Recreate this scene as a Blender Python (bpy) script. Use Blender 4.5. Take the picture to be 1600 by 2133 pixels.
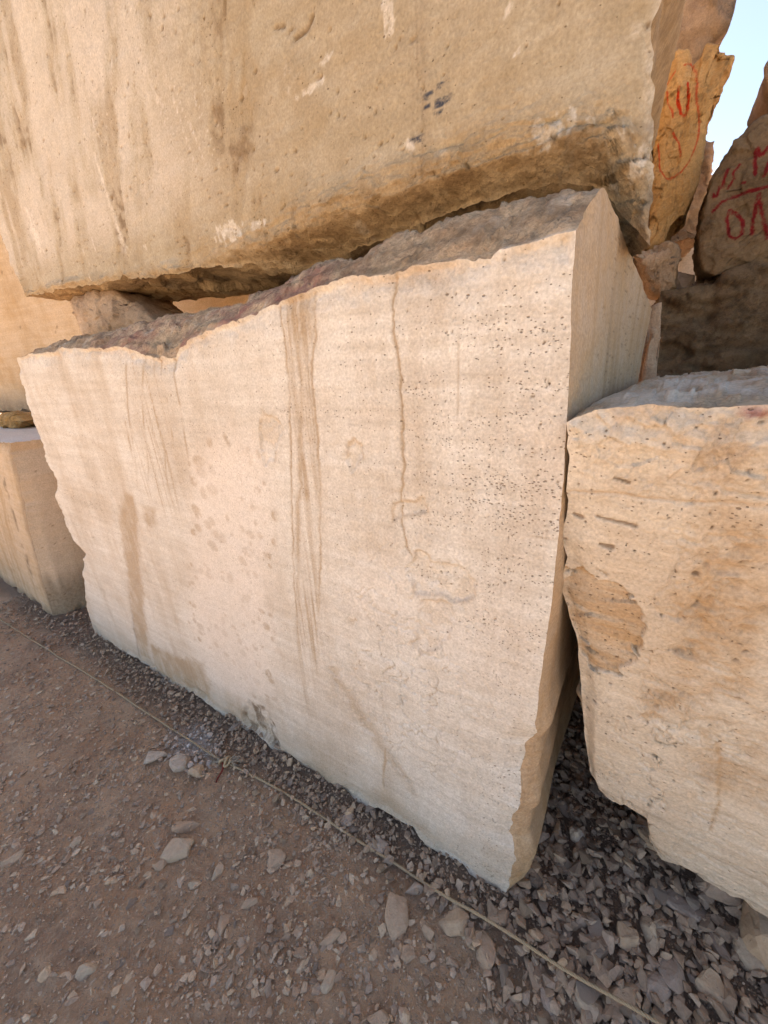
import bpy, bmesh, math
import numpy as np
from mathutils import Matrix, Vector

# ---------------------------------------------------------------- scene reset
for _o in list(bpy.data.objects):
    bpy.data.objects.remove(_o, do_unlink=True)
sc = bpy.context.scene
COL = sc.collection
RNG = np.random.default_rng(11)

# World axes: X runs along the front of the row of blocks (to the right), Y goes
# into the pile, Z is up, metres.  The origin is the front right foot of the
# middle block.

# ---------------------------------------------------------------- camera
YAW = (-0.542614, 0.839982)
PITCH, ROLL = math.radians(21.0), math.radians(-2.8)
fwd = Vector((YAW[0]*math.cos(PITCH), YAW[1]*math.cos(PITCH), -math.sin(PITCH)))
right0 = Vector((YAW[1], -YAW[0], 0.0))
up0 = right0.cross(fwd)
rgt = right0*math.cos(ROLL) + up0*math.sin(ROLL)
upv = -right0*math.sin(ROLL) + up0*math.cos(ROLL)
cd = bpy.data.cameras.new('camera')
cd.sensor_fit = 'VERTICAL'; cd.sensor_height = 36.0
cd.lens = 36.0*790.0/2133.0
cd.clip_start = 0.02; cd.clip_end = 2000
cam = bpy.data.objects.new('camera', cd); COL.objects.link(cam)
cam.matrix_world = Matrix(((rgt.x, upv.x, -fwd.x, 0.1104), (rgt.y, upv.y, -fwd.y, -0.7492),
                           (rgt.z, upv.z, -fwd.z, 1.6), (0, 0, 0, 1)))
sc.camera = cam

# ---------------------------------------------------------------- sky and sun
SUN_EL = math.radians(47.0)
SUN_DIR = Vector((-0.74*math.cos(SUN_EL), 0.673*math.cos(SUN_EL), math.sin(SUN_EL))).normalized()
SUN_AZ = math.atan2(SUN_DIR.x, SUN_DIR.y)
world = bpy.data.worlds.new('World'); sc.world = world; world.use_nodes = True
wn = world.node_tree.nodes; wl = world.node_tree.links
bg = wn['Background']; bg.inputs['Strength'].default_value = 0.057
sky = wn.new('ShaderNodeTexSky'); sky.sky_type = 'NISHITA'; sky.sun_disc = False
sky.sun_elevation = SUN_EL; sky.sun_rotation = SUN_AZ
sky.air_density = 1.0; sky.dust_density = 1.2; sky.ozone_density = 1.4; sky.altitude = 1200
tc = wn.new('ShaderNodeTexCoord'); sep = wn.new('ShaderNodeSeparateXYZ')
wl.new(tc.outputs['Generated'], sep.inputs[0])
cn = wn.new('ShaderNodeTexNoise'); cn.inputs['Scale'].default_value = 7.0
cn.inputs['Detail'].default_value = 9.0; cn.inputs['Roughness'].default_value = 0.62
cmap = wn.new('ShaderNodeMapping'); cmap.inputs['Scale'].default_value = (1, 1, 2.2)
cmap.inputs['Location'].default_value = (0.35, 0.1, 0.0)
wl.new(tc.outputs['Generated'], cmap.inputs[0]); wl.new(cmap.outputs[0], cn.inputs['Vector'])
cr = wn.new('ShaderNodeMapRange'); cr.inputs['From Min'].default_value = 0.60; cr.inputs['From Max'].default_value = 0.72
wl.new(cn.outputs['Fac'], cr.inputs['Value'])
cm = wn.new('ShaderNodeMixRGB'); cm.inputs['Color2'].default_value = (11.0, 10.9, 10.7, 1)
wl.new(cr.outputs[0], cm.inputs['Fac']); wl.new(sky.outputs[0], cm.inputs['Color1'])
wl.new(cm.outputs[0], bg.inputs['Color'])

sd = bpy.data.lights.new('sun', 'SUN'); sd.energy = 4.7; sd.angle = math.radians(0.5)
sd.color = (1.0, 0.93, 0.82)
sun = bpy.data.objects.new('sun', sd); COL.objects.link(sun)
sun.rotation_euler = SUN_DIR.to_track_quat('Z', 'Y').to_euler(); sun.location = (-3, 6, 9)

vs = sc.view_settings
vs.view_transform = 'Standard'; vs.look = 'None'; vs.gamma = 1.0; vs.use_curve_mapping = False
vs.exposure = 2.6
vs.use_white_balance = True; vs.white_balance_temperature = 8200; vs.white_balance_tint = 12
sc.cycles.use_adaptive_sampling = True; sc.cycles.adaptive_threshold = 0.02

# ---------------------------------------------------------------- noise
def _h(ix, iy, iz, seed):
    h = (ix*np.uint32(374761393) + iy*np.uint32(668265263) + iz*np.uint32(2246822519)
         + np.uint32((seed*3266489917) & 0xffffffff))
    h = (h ^ (h >> np.uint32(13)))*np.uint32(1274126177)
    h = (h ^ (h >> np.uint32(15)))*np.uint32(2246822519)
    h = h ^ (h >> np.uint32(16))
    return (h & np.uint32(0xffffff)).astype(np.float32)/np.float32(16777216.0)

def vnoise(P, seed=0):
    F = np.floor(P); f = (P-F).astype(np.float32)
    I = F.astype(np.int64).astype(np.uint32)
    w = f*f*f*(f*(f*6-15)+10)
    x, y, z = I[:, 0], I[:, 1], I[:, 2]; one = np.uint32(1)
    def l(a, b, t): return a+(b-a)*t
    with np.errstate(over='ignore'):
        c00 = l(_h(x, y, z, seed), _h(x+one, y, z, seed), w[:, 0])
        c10 = l(_h(x, y+one, z, seed), _h(x+one, y+one, z, seed), w[:, 0])
        c01 = l(_h(x, y, z+one, seed), _h(x+one, y, z+one, seed), w[:, 0])
        c11 = l(_h(x, y+one, z+one, seed), _h(x+one, y+one, z+one, seed), w[:, 0])
    return l(l(c00, c10, w[:, 1]), l(c01, c11, w[:, 1]), w[:, 2])*2-1

def fbm(P, scale, octv=4, gain=0.5, seed=0, stretch=(1, 1, 1)):
    Q = P*np.array(stretch)*scale
    a = 1.0; s = 0.0; tot = 0.0
    for k in range(octv):
        s = s+a*vnoise(Q, seed+k*17); tot += a
        a *= gain; Q = Q*2.03+11.7
    return s/tot

def ridged(P, scale, octv=4, gain=0.5, seed=0, stretch=(1, 1, 1)):
    Q = P*np.array(stretch)*scale
    a = 1.0; s = 0.0; tot = 0.0
    for k in range(octv):
        s = s+a*(1-np.abs(vnoise(Q, seed+k*17))*2); tot += a
        a *= gain; Q = Q*2.03+5.3
    return s/tot

def facet(P, scale, seed=0, stretch=(1, 1, 1)):
    """broken planes: every cell is a tilted facet with its own level"""
    Q = P*np.array(stretch)*scale; I = np.floor(Q).astype(np.int64); best = np.full(len(Q), 1e9); out = np.zeros(len(Q))
    with np.errstate(over='ignore'):
        for dx in (-1, 0, 1):
            for dy in (-1, 0, 1):
                for dz in (-1, 0, 1):
                    c = I+np.array([dx, dy, dz]); a, b, e = (c[:, i].astype(np.uint32) for i in range(3))
                    f = c+np.stack([_h(a, b, e, seed+i) for i in range(3)], 1); D = Q-f; d = (D*D).sum(1); w = d < best
                    t = sum(D[:, i]*(_h(a, b, e, seed+5+i)-0.5) for i in range(3))*1.6+(_h(a, b, e, seed+9)-0.5)*0.7
                    best = np.where(w, d, best); out = np.where(w, t, out)
    return out

def smooth(a, b, x):
    t = np.clip((x-a)/(b-a), 0, 1); return t*t*(3-2*t)

def pits(u, v, cell, seed, dens, rmin, rmax, asp=1.6, power=2.5):
    """scattered oval pores; dens is the chance of a pore per cell"""
    U = u/(cell*asp); V = v/cell
    iu = np.floor(U).astype(np.int64); iv = np.floor(V).astype(np.int64)
    m = np.zeros(len(u), np.float32)
    with np.errstate(over='ignore'):
        for du in (-1, 0, 1):
            for dv in (-1, 0, 1):
                a = (iu+du).astype(np.uint32); b = (iv+dv).astype(np.uint32); c = np.zeros_like(a)
                px = (iu+du)+_h(a, b, c, seed); pv = (iv+dv)+_h(a, b, c, seed+1)
                pr = _h(a, b, c, seed+2); r = rmin+(rmax-rmin)*_h(a, b, c, seed+3)**power
                e = 0.7+0.9*_h(a, b, c, seed+4)
                d = np.sqrt(((U-px)*cell*asp/e)**2+((V-pv)*cell)**2)
                m = np.maximum(m, np.where(pr < dens, smooth(1.15, 0.6, d/r), 0))
    return m

def dpoly(u, v, pts):
    """distance to an open polyline, and the run along it 0..1"""
    P = np.array(pts, float); L = np.r_[0, np.cumsum(np.hypot(*np.diff(P, axis=0).T))]
    best = np.full(len(u), 1e9); run = np.zeros(len(u))
    for k in range(len(P)-1):
        a, b = P[k], P[k+1]; d = b-a; q = d@d+1e-12
        t = np.clip(((u-a[0])*d[0]+(v-a[1])*d[1])/q, 0, 1)
        dd = np.hypot(u-a[0]-t*d[0], v-a[1]-t*d[1]); w = dd < best
        best = np.where(w, dd, best); run = np.where(w, (L[k]+t*(L[k+1]-L[k]))/L[-1], run)
    return best, run

def inpoly(u, v, pts):
    """signed distance to a closed outline, positive inside"""
    P = np.array(pts, float); n = len(P); ins = np.zeros(len(u), bool)
    for i in range(n):
        a, b = P[i], P[(i+1) % n]
        if a[1] == b[1]: continue
        c = ((a[1] > v) != (b[1] > v)) & (u < (b[0]-a[0])*(v-a[1])/(b[1]-a[1])+a[0])
        ins ^= c
    d, _ = dpoly(u, v, list(pts)+[pts[0]])
    return np.where(ins, d, -d)

# ---------------------------------------------------------------- mesh helpers
def tag(o, label=None, cat=None, group=None, kind=None):
    if label: o['label'] = label
    if cat: o['category'] = cat
    if group: o['group'] = group
    if kind: o['kind'] = kind
    return o

def mesh_from(name, V, F, attrs=None, smooth_shade=True):
    """V (n,3), F (m,3|4) int array"""
    me = bpy.data.meshes.new(name)
    k = F.shape[1]
    me.vertices.add(len(V)); me.vertices.foreach_set('co', np.ascontiguousarray(V, np.float32).ravel())
    me.loops.add(F.size); me.loops.foreach_set('vertex_index', np.ascontiguousarray(F, np.int32).ravel())
    me.polygons.add(len(F)); me.polygons.foreach_set('loop_start', np.arange(0, F.size, k, dtype=np.int32))
    me.polygons.foreach_set('use_smooth', np.full(len(F), smooth_shade))
    for a, arr in (attrs or {}).items():
        at = me.attributes.new(a, 'FLOAT', 'POINT'); at.data.foreach_set('value', np.ascontiguousarray(arr, np.float32))
    me.update(calc_edges=True); me.validate(verbose=False)
    return me

def link(name, me, mat, parent=None, loc=(0, 0, 0)):
    o = bpy.data.objects.new(name, me); COL.objects.link(o); o.location = loc
    if mat and not me.materials: me.materials.append(mat)
    if parent: o.parent = parent
    return o

# ---------------------------------------------------------------- materials
def new_mat(name):
    m = bpy.data.materials.new(name); m.use_nodes = True
    nt = m.node_tree; b = nt.nodes['Principled BSDF']
    b.inputs['Roughness'].default_value = 0.88
    b.inputs['Specular IOR Level'].default_value = 0.25
    return m, nt, b

class NB:
    """small node helper"""
    def __init__(s, nt): s.nt = nt; s.n = nt.nodes; s.l = nt.links
    def noise(s, vec, scale, detail=6, rough=0.6, stretch=None):
        if stretch:
            mp = s.n.new('ShaderNodeMapping'); mp.inputs['Scale'].default_value = stretch
            s.l.new(vec, mp.inputs[0]); vec = mp.outputs[0]
        t = s.n.new('ShaderNodeTexNoise'); t.inputs['Scale'].default_value = scale
        t.inputs['Detail'].default_value = detail; t.inputs['Roughness'].default_value = rough
        s.l.new(vec, t.inputs['Vector']); return t.outputs['Fac']
    def rng(s, v, a, b, c=0.0, d=1.0):
        r = s.n.new('ShaderNodeMapRange'); r.inputs['From Min'].default_value = a; r.inputs['From Max'].default_value = b
        r.inputs['To Min'].default_value = c; r.inputs['To Max'].default_value = d
        s.l.new(v, r.inputs['Value']); return r.outputs[0]
    def math(s, op, a, b=None):
        m = s.n.new('ShaderNodeMath'); m.operation = op
        for i, x in enumerate((a, b)):
            if x is None: continue
            if isinstance(x, (int, float)): m.inputs[i].default_value = x
            else: s.l.new(x, m.inputs[i])
        return m.outputs[0]
    def attr(s, name, inst=False):
        a = s.n.new('ShaderNodeAttribute'); a.attribute_name = name
        return a.outputs['Fac']
    def mix(s, fac, c1, c2, mode='MIX'):
        m = s.n.new('ShaderNodeMixRGB'); m.blend_type = mode
        if isinstance(fac, (int, float)): m.inputs[0].default_value = fac
        else: s.l.new(fac, m.inputs[0])
        for i, c in ((1, c1), (2, c2)):
            if isinstance(c, (tuple, list)): m.inputs[i].default_value = (*c[:3], 1)
            else: s.l.new(c, m.inputs[i])
        return m.outputs[0]
    def bump(s, h, strength, dist, normal=None):
        b = s.n.new('ShaderNodeBump'); b.inputs['Strength'].default_value = strength; b.inputs['Distance'].default_value = dist
        s.l.new(h, b.inputs['Height'])
        if normal: s.l.new(normal, b.inputs['Normal'])
        return b.outputs[0]

def stone_mat(name, base, pale, stain, rough_a, rough_b, dark, band=(1.0, 1.0, 9.0), mott=0.5, warm=(0.50, 0.29, 0.11), lines=(1.3, 1.3, 26), wash=(4, 4, 0.7)):
    m, nt, b = new_mat(name); g = NB(nt)
    tcn = g.n.new('ShaderNodeTexCoord'); v = tcn.outputs['Object']
    n1 = g.noise(v, 3.0, 8, 0.6, band); n2 = g.noise(v, 2.2, 6, 0.65); n3 = g.noise(v, 45, 6, 0.7); n4 = g.noise(v, 160, 3, 0.6)
    n5 = g.noise(v, 14, 6, 0.7)
    c = g.mix(g.rng(n1, 0.35, 0.68), base, pale)
    c = g.mix(g.math('MULTIPLY', g.rng(n2, 0.48, 0.72), mott), c, stain)
    c = g.mix(g.math('MULTIPLY', g.rng(n5, 0.52, 0.75), mott*0.5), c, stain)
    n6 = g.noise(v, 2.0, 8, 0.65, lines); n7 = g.noise(v, 1.6, 7, 0.65, wash)
    c = g.mix(g.math('MULTIPLY', g.rng(n7, 0.50, 0.68), mott*0.8), c, stain)
    c = g.mix(g.math('MULTIPLY', g.rng(n7, 0.48, 0.34), 0.5), c, pale)
    c = g.mix(0.55, c, g.mix(g.rng(n6, 0.34, 0.60), (0.87, 0.855, 0.835), (1.05, 1.05, 1.05)), 'MULTIPLY')
    # streaks of dirt run down the face
    c = g.mix(g.math('MULTIPLY', g.attr('stain'), g.rng(n3, 0.2, 0.55, 0.65, 1.0)), c, stain)
    c = g.mix(g.math('MULTIPLY', g.attr('warm'), g.rng(n5, 0.3, 0.65, 0.3, 1.0)), c, warm)
    rc = g.mix(g.rng(g.noise(v, 14, 10, 0.78), 0.40, 0.60), rough_a, rough_b)
    rc = g.mix(g.math('MULTIPLY', g.rng(g.noise(v, 55, 8, 0.75), 0.52, 0.66), 0.6), rc, dark)
    c = g.mix(g.attr('rough'), c, rc)
    c = g.mix(g.math('MULTIPLY', g.attr('mauve'), g.rng(n5, 0.35, 0.62)), c, (0.40, 0.175, 0.145))
    c = g.mix(g.math('MULTIPLY', g.attr('white'), g.rng(n3, 0.35, 0.6, 0.4, 1.0)), c, (0.70, 0.63, 0.55))
    c = g.mix(g.math('MULTIPLY', g.attr('lav'), g.rng(n2, 0.3, 0.6, 0.6, 1.0)), c, (0.77, 0.695, 0.64))
    c = g.mix(g.math('MULTIPLY', g.attr('dirt_shade'), g.rng(n3, 0.3, 0.6, 0.5, 1.0)), c, dark)
    c = g.mix(g.math('MULTIPLY', g.attr('pit'), 0.7), c, dark)
    c = g.mix(g.math('MULTIPLY', g.attr('paint'), g.rng(n3, 0.32, 0.5, 0.25, 1.0)), c, g.mix(g.attr('orange'), (0.20, 0.006, 0.012), (0.50, 0.035, 0.008)))
    c = g.mix(g.math('MULTIPLY', g.attr('ink'), g.rng(n3, 0.4, 0.55)), c, (0.05, 0.055, 0.075))
    pbump = None
    for k, (sx, sz, r0, r1) in enumerate(((75, 125, 0.05, 0.32), (140, 225, 0.10, 0.36))):
        mp = g.n.new('ShaderNodeMapping'); mp.inputs['Scale'].default_value = (sx, sx, sz); mp.inputs['Rotation'].default_value = (0, 0.03, 0)
        g.l.new(v, mp.inputs[0]); vo = g.n.new('ShaderNodeTexVoronoi'); vo.inputs['Scale'].default_value = 1.0; g.l.new(mp.outputs[0], vo.inputs['Vector'])
        sc_ = g.n.new('ShaderNodeSeparateColor'); g.l.new(vo.outputs['Color'], sc_.inputs[0])
        pres = g.math('LESS_THAN', sc_.outputs[0], g.attr('pore'))
        rad = g.math('MULTIPLY', g.math('POWER', sc_.outputs[1], 1.6), r1-r0); rad = g.math('ADD', rad, r0)
        pk = g.math('MULTIPLY', pres, g.rng(g.math('SUBTRACT', rad, vo.outputs['Distance']), 0.0, 0.10))
        pbump = pk if pbump is None else g.math('MAXIMUM', pbump, pk)
    c = g.mix(g.math('MULTIPLY', pbump, 0.62), c, dark)
    # grain
    c = g.mix(1.0, c, g.mix(g.rng(n4, 0.25, 0.75), (0.76, 0.745, 0.725), (1.14, 1.14, 1.14)), 'MULTIPLY')
    c = g.mix(1.0, c, g.mix(g.rng(n3, 0.3, 0.7), (0.91, 0.90, 0.885), (1.06, 1.06, 1.06)), 'MULTIPLY')
    g.l.new(c, b.inputs['Base Color'])
    hh = g.math('SUBTRACT', g.math('ADD', g.math('MULTIPLY', n3, 0.5), g.math('MULTIPLY', n4, 0.35)), g.math('MULTIPLY', pbump, 0.6))
    nr = g.bump(hh, 0.85, 0.006)
    rr = g.math('MULTIPLY', g.noise(v, 30, 9, 0.72), g.attr('rough'))
    nr = g.bump(rr, 0.9, 0.02, nr)
    g.l.new(nr, b.inputs['Normal'])
    return m

M_MAIN = stone_mat('travertine_pale', (0.655, 0.60, 0.545), (0.72, 0.685, 0.645), (0.42, 0.31, 0.21), (0.70, 0.495, 0.325), (0.47, 0.295, 0.18), (0.165, 0.105, 0.062), mott=0.5)
M_UPPER = stone_mat('travertine_weathered', (0.415, 0.335, 0.232), (0.48, 0.41, 0.315), (0.36, 0.268, 0.165), (0.58, 0.41, 0.245), (0.40, 0.265, 0.145), (0.17, 0.10, 0.05), mott=0.55, lines=(6, 6, 2.5), wash=(1.6, 1.6, 1.1))
M_RIGHT = stone_mat('travertine_warm', (0.60, 0.515, 0.425), (0.67, 0.60, 0.52), (0.48, 0.335, 0.215), (0.68, 0.495, 0.335), (0.50, 0.34, 0.225), (0.15, 0.09, 0.055), mott=0.42)
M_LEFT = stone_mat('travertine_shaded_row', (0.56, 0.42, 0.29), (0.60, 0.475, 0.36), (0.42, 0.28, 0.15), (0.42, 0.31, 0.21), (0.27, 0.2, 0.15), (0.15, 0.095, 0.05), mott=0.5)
M_DARK = stone_mat('brown_limestone', (0.20, 0.135, 0.082), (0.27, 0.19, 0.12), (0.13, 0.082, 0.045), (0.22, 0.145, 0.088), (0.10, 0.064, 0.038), (0.05, 0.03, 0.017), band=(1, 1, 4), mott=0.7)
M_ORANGE = stone_mat('ochre_limestone', (0.54, 0.325, 0.145), (0.62, 0.42, 0.225), (0.42, 0.21, 0.07), (0.54, 0.31, 0.11), (0.30, 0.165, 0.065), (0.09, 0.055, 0.03), band=(1, 1, 1), mott=0.7)
M_PINK = stone_mat('pinkish_limestone', (0.52, 0.37, 0.26), (0.58, 0.44, 0.33), (0.40, 0.26, 0.16), (0.42, 0.29, 0.2), (0.3, 0.2, 0.14), (0.15, 0.09, 0.05), mott=0.6)

def ground_mat():
    m, nt, b = new_mat('dusty_brown_soil'); g = NB(nt); b.inputs['Roughness'].default_value = 0.95
    v = g.n.new('ShaderNodeTexCoord').outputs['Object']
    a = g.noise(v, 2.2, 8, 0.62); d = g.noise(v, 11, 8, 0.7); f = g.noise(v, 60, 6, 0.75); h = g.noise(v, 240, 4, 0.7)
    c = g.mix(g.rng(a, 0.40, 0.62), (0.60, 0.345, 0.205), (0.68, 0.455, 0.305))
    c = g.mix(g.math('MULTIPLY', g.rng(g.noise(v, 5.5, 6, 0.65), 0.48, 0.66), 0.5), c, (0.43, 0.27, 0.182))
    c = g.mix(g.math('MULTIPLY', g.rng(d, 0.45, 0.66), 0.75), c, (0.42, 0.25, 0.165))
    c = g.mix(g.math('MULTIPLY', g.rng(f, 0.5, 0.66), 0.75), c, (0.68, 0.49, 0.355))
    c = g.mix(g.math('MULTIPLY', g.rng(h, 0.5, 0.75), 0.6), c, (0.32, 0.20, 0.135))
    vo = g.n.new('ShaderNodeTexVoronoi'); vo.inputs['Scale'].default_value = 95; g.l.new(v, vo.inputs['Vector'])
    c = g.mix(g.math('MULTIPLY', g.rng(vo.outputs['Distance'], 0.32, 0.12), 0.4), c, (0.68, 0.50, 0.375))
    c = g.mix(g.math('MULTIPLY', g.attr('fines_shade'), 0.8), c, (0.20, 0.14, 0.105))  # darker fines under the rubble; gap shade between stones put into the colour
    c = g.mix(g.attr('dusty_bounce'), c, g.mix(d, (0.38, 0.29, 0.21), (0.50, 0.40, 0.30)))  # unseen ground behind the camera, coloured to bounce sunlight onto the blocks
    c = g.mix(g.math('MULTIPLY', g.attr('white'), g.rng(f, 0.3, 0.55)), c, (0.62, 0.58, 0.56))
    g.l.new(c, b.inputs['Base Color'])
    hh = g.math('ADD', g.math('MULTIPLY', f, 1.0), g.math('MULTIPLY', h, 0.45))
    hh = g.math('ADD', hh, g.math('MULTIPLY', g.rng(vo.outputs['Distance'], 0.45, 0.0), 0.35))
    g.l.new(g.bump(hh, 1.0, 0.014), b.inputs['Normal'])
    return m
M_GROUND = ground_mat()

def gravel_mat(name, per_object):
    m, nt, b = new_mat(name); g = NB(nt); b.inputs['Roughness'].default_value = 0.92
    v = g.n.new('ShaderNodeTexCoord').outputs['Object']
    if per_object: r = g.n.new('ShaderNodeObjectInfo').outputs['Random']
    else: r = g.attr('rnd')
    cr_ = g.n.new('ShaderNodeValToRGB'); g.l.new(r, cr_.inputs[0]); e = cr_.color_ramp
    cols = [(0.0, (0.24, 0.168, 0.125)), (0.25, (0.38, 0.262, 0.185)), (0.45, (0.33, 0.25, 0.20)), (0.62, (0.55, 0.385, 0.26)),
            (0.8, (0.45, 0.335, 0.262)), (0.93, (0.56, 0.415, 0.29)), (1.0, (0.62, 0.48, 0.36))]
    while len(e.elements) < len(cols): e.elements.new(0.5)
    for el, (p, c) in zip(e.elements, cols): el.position = p; el.color = (*c, 1)
    n = g.noise(v, 30, 8, 0.7); n2 = g.noise(v, 130, 5, 0.7)
    c = g.mix(g.math('MULTIPLY', g.rng(n, 0.42, 0.7), 0.45), cr_.outputs[0], (0.45, 0.30, 0.21))
    c = g.mix(1.0, c, g.mix(g.rng(n2, 0.3, 0.7), (0.8, 0.79, 0.78), (1.15, 1.15, 1.15)), 'MULTIPLY')
    c = g.mix(g.attr('white'), c, (0.60, 0.56, 0.54))
    g.l.new(c, b.inputs['Base Color'])
    g.l.new(g.bump(g.math('ADD', n, n2), 0.6, 0.004), b.inputs['Normal'])
    return m
M_GRAVEL = gravel_mat('gravel_mix', False)
M_STONE = gravel_mat('loose_stone', True)

def simple_mat(name, c1, c2, scale, stretch=None, bump=0.3, dist=0.002):
    m, nt, b = new_mat(name); g = NB(nt)
    v = g.n.new('ShaderNodeTexCoord').outputs['Object']
    n = g.noise(v, scale, 8, 0.7, stretch)
    g.l.new(g.mix(g.rng(n, 0.3, 0.7), c1, c2), b.inputs['Base Color'])
    g.l.new(g.bump(n, bump, dist), b.inputs['Normal'])
    return m
M_ROPE = simple_mat('hemp_twine', (0.33, 0.232, 0.145), (0.50, 0.37, 0.24), 260)
M_FRAY = simple_mat('frayed_fibre', (0.30, 0.23, 0.17), (0.46, 0.37, 0.29), 180)
M_RED = simple_mat('red_scrap', (0.16, 0.02, 0.015), (0.26, 0.05, 0.03), 90)
M_HILL = simple_mat('quarry_hillside', (0.42, 0.32, 0.22), (0.55, 0.44, 0.33), 0.7, (1, 1, 3), 0.8, 0.4)

# ---------------------------------------------------------------- block builder
EDGES = {'fb': ('flb', 'frb', 0), 'ft': ('flt', 'frt', 0), 'bb': ('blb', 'brb', 0), 'bt': ('blt', 'brt', 0),
         'lb': ('flb', 'blb', 1), 'lt': ('flt', 'blt', 1), 'rb': ('frb', 'brb', 1), 'rt': ('frt', 'brt', 1),
         'fl': ('flb', 'flt', 2), 'fr': ('frb', 'frt', 2), 'bl': ('blb', 'blt', 2), 'br': ('brb', 'brt', 2)}
# face: (edge v=0, edge v=1, edge u=0, edge u=1, flip)
FACES = {'front': ('fb', 'ft', 'fl', 'fr', False), 'back': ('bb', 'bt', 'bl', 'br', True),
         'left': ('lb', 'lt', 'fl', 'bl', True), 'right': ('rb', 'rt', 'fr', 'br', False),
         'top': ('ft', 'bt', 'lt', 'rt', False), 'bottom': ('fb', 'bb', 'lb', 'rb', True)}

def hexblock(name, mat, corners, res, edges=None, rag=None, hooks=None, warps=None, coarse=None, seed=0, fall=0.05, origin=None):
    """a quarried block: six patches between twelve edges.  edges: polylines
    (absolute) along the edge; rag: (amp, chip) of the broken edge line per edge;
    hooks[face](P, fade) -> (P, attrs)"""
    edges = edges or {}; rag = rag or {}; hooks = hooks or {}; coarse = coarse or {}; warps = warps or {}
    ts = []
    for ax in range(3):
        t = np.linspace(0, 1, res[ax]+1)
        if ax in warps: t = warps[ax](t)
        ts.append(t)
    E, OFF = {}, {}
    cen = np.mean([corners[k] for k in corners], axis=0)
    for k, (a, b, ax) in EDGES.items():
        A, B = np.array(corners[a], float), np.array(corners[b], float); t = ts[ax]
        if k in edges:
            P = np.array(edges[k], float); q = P[:, ax]
            q = (q-q[0])/(q[-1]-q[0]); o = np.argsort(q)
            C = np.stack([np.interp(t, q[o], P[o, i]) for i in range(3)], 1)
            C = C+(A-C[0])*(1-t)[:, None]+(B-C[-1])*t[:, None]
        else:
            C = A+(B-A)*t[:, None]
        E[k] = C
        rg_ = rag.get(k, rag.get('*', (0.004, 0.01))); amp, chip = rg_[0], rg_[1]
        if amp or chip:
            win = smooth(0, 0.03, t)*smooth(0, 0.03, 1-t)
            D = np.stack([fbm(C, 11, 5, 0.6, seed+31*i) for i in range(3)], 1)*amp
            tow = cen-C; tow[:, ax] = 0; tow /= np.linalg.norm(tow, axis=1)[:, None]+1e-9
            ch = np.clip(fbm(C, 9, 4, 0.6, seed+97)-0.1, 0, 1)*2.2+np.clip(fbm(C, 32, 3, 0.6, seed+98)-0.15, 0, 1)*0.8
            OFF[k] = (D+tow*(ch*chip)[:, None])*win[:, None]
            if len(rg_) > 2: OFF[k] = OFF[k]*rg_[2](C)[:, None]
            if len(rg_) > 3: OFF[k] = OFF[k]+rg_[3](C)*win[:, None]
        else:
            OFF[k] = np.zeros_like(C)
    VV, FF, AT = [], [], []; base = 0
    for fn, (e0, e1, g0, g1, flip) in FACES.items():
        st = coarse.get(fn, 1)
        def sub(x):
            idx = np.unique(np.r_[np.arange(0, len(x), st), len(x)-1]); return x[idx]
        axu, axv = EDGES[e0][2], EDGES[g0][2]
        u, v = sub(ts[axu]), sub(ts[axv])
        c0, c1, d0, d1 = sub(E[e0]), sub(E[e1]), sub(E[g0]), sub(E[g1])
        U, W = u[:, None, None], v[None, :, None]
        P = (1-W)*c0[:, None]+W*c1[:, None]+(1-U)*d0[None]+U*d1[None]
        P = P-((1-U)*(1-W)*c0[0]+U*(1-W)*c0[-1]+(1-U)*W*c1[0]+U*W*c1[-1])
        o0, o1, p0, p1 = sub(OFF[e0]), sub(OFF[e1]), sub(OFF[g0]), sub(OFF[g1])
        D0 = np.linalg.norm(P-c0[:, None], axis=2); D1 = np.linalg.norm(P-c1[:, None], axis=2)
        D2 = np.linalg.norm(P-d0[None], axis=2); D3 = np.linalg.norm(P-d1[None], axis=2)
        k = lambda d: np.exp(-(d/fall)**1.5)[:, :, None]
        P = P+o0[:, None]*k(D0)+o1[:, None]*k(D1)+p0[None]*k(D2)+p1[None]*k(D3)
        dist = np.minimum(np.minimum(D0, D1), np.minimum(D2, D3))
        nu, nv = len(u), len(v)
        Pf = P.reshape(-1, 3); fade = smooth(0, 0.03, dist).reshape(-1)
        nrm = np.cross(np.gradient(P, axis=0).reshape(-1, 3), np.gradient(P, axis=1).reshape(-1, 3))
        nrm /= np.linalg.norm(nrm, axis=1)[:, None]+1e-12
        if flip: nrm = -nrm
        at = {}
        h = hooks.get(fn, hooks.get('*'))
        if h:
            r = h(Pf.copy(), fade, nrm, dist.reshape(-1)); Pf, at = r
        VV.append(Pf); AT.append((len(Pf), at))
        i, j = np.meshgrid(np.arange(nu-1), np.arange(nv-1), indexing='ij'); a = (i*nv+j).ravel()+base
        q = np.stack([a, a+nv, a+nv+1, a+1], 1)
        if flip: q = q[:, ::-1]
        FF.append(q); base += nu*nv
    V = np.concatenate(VV); F = np.concatenate(FF)
    names = sorted({k for _, a in AT for k in a})
    attrs = {k: np.concatenate([a.get(k, np.zeros(n)) for n, a in AT]) for k in names}
    org = np.array(origin if origin is not None else [cen[0], cen[1], V[:, 2].min()])
    return link(name, mesh_from(name, V-org, F, attrs), mat, loc=tuple(org))

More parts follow.
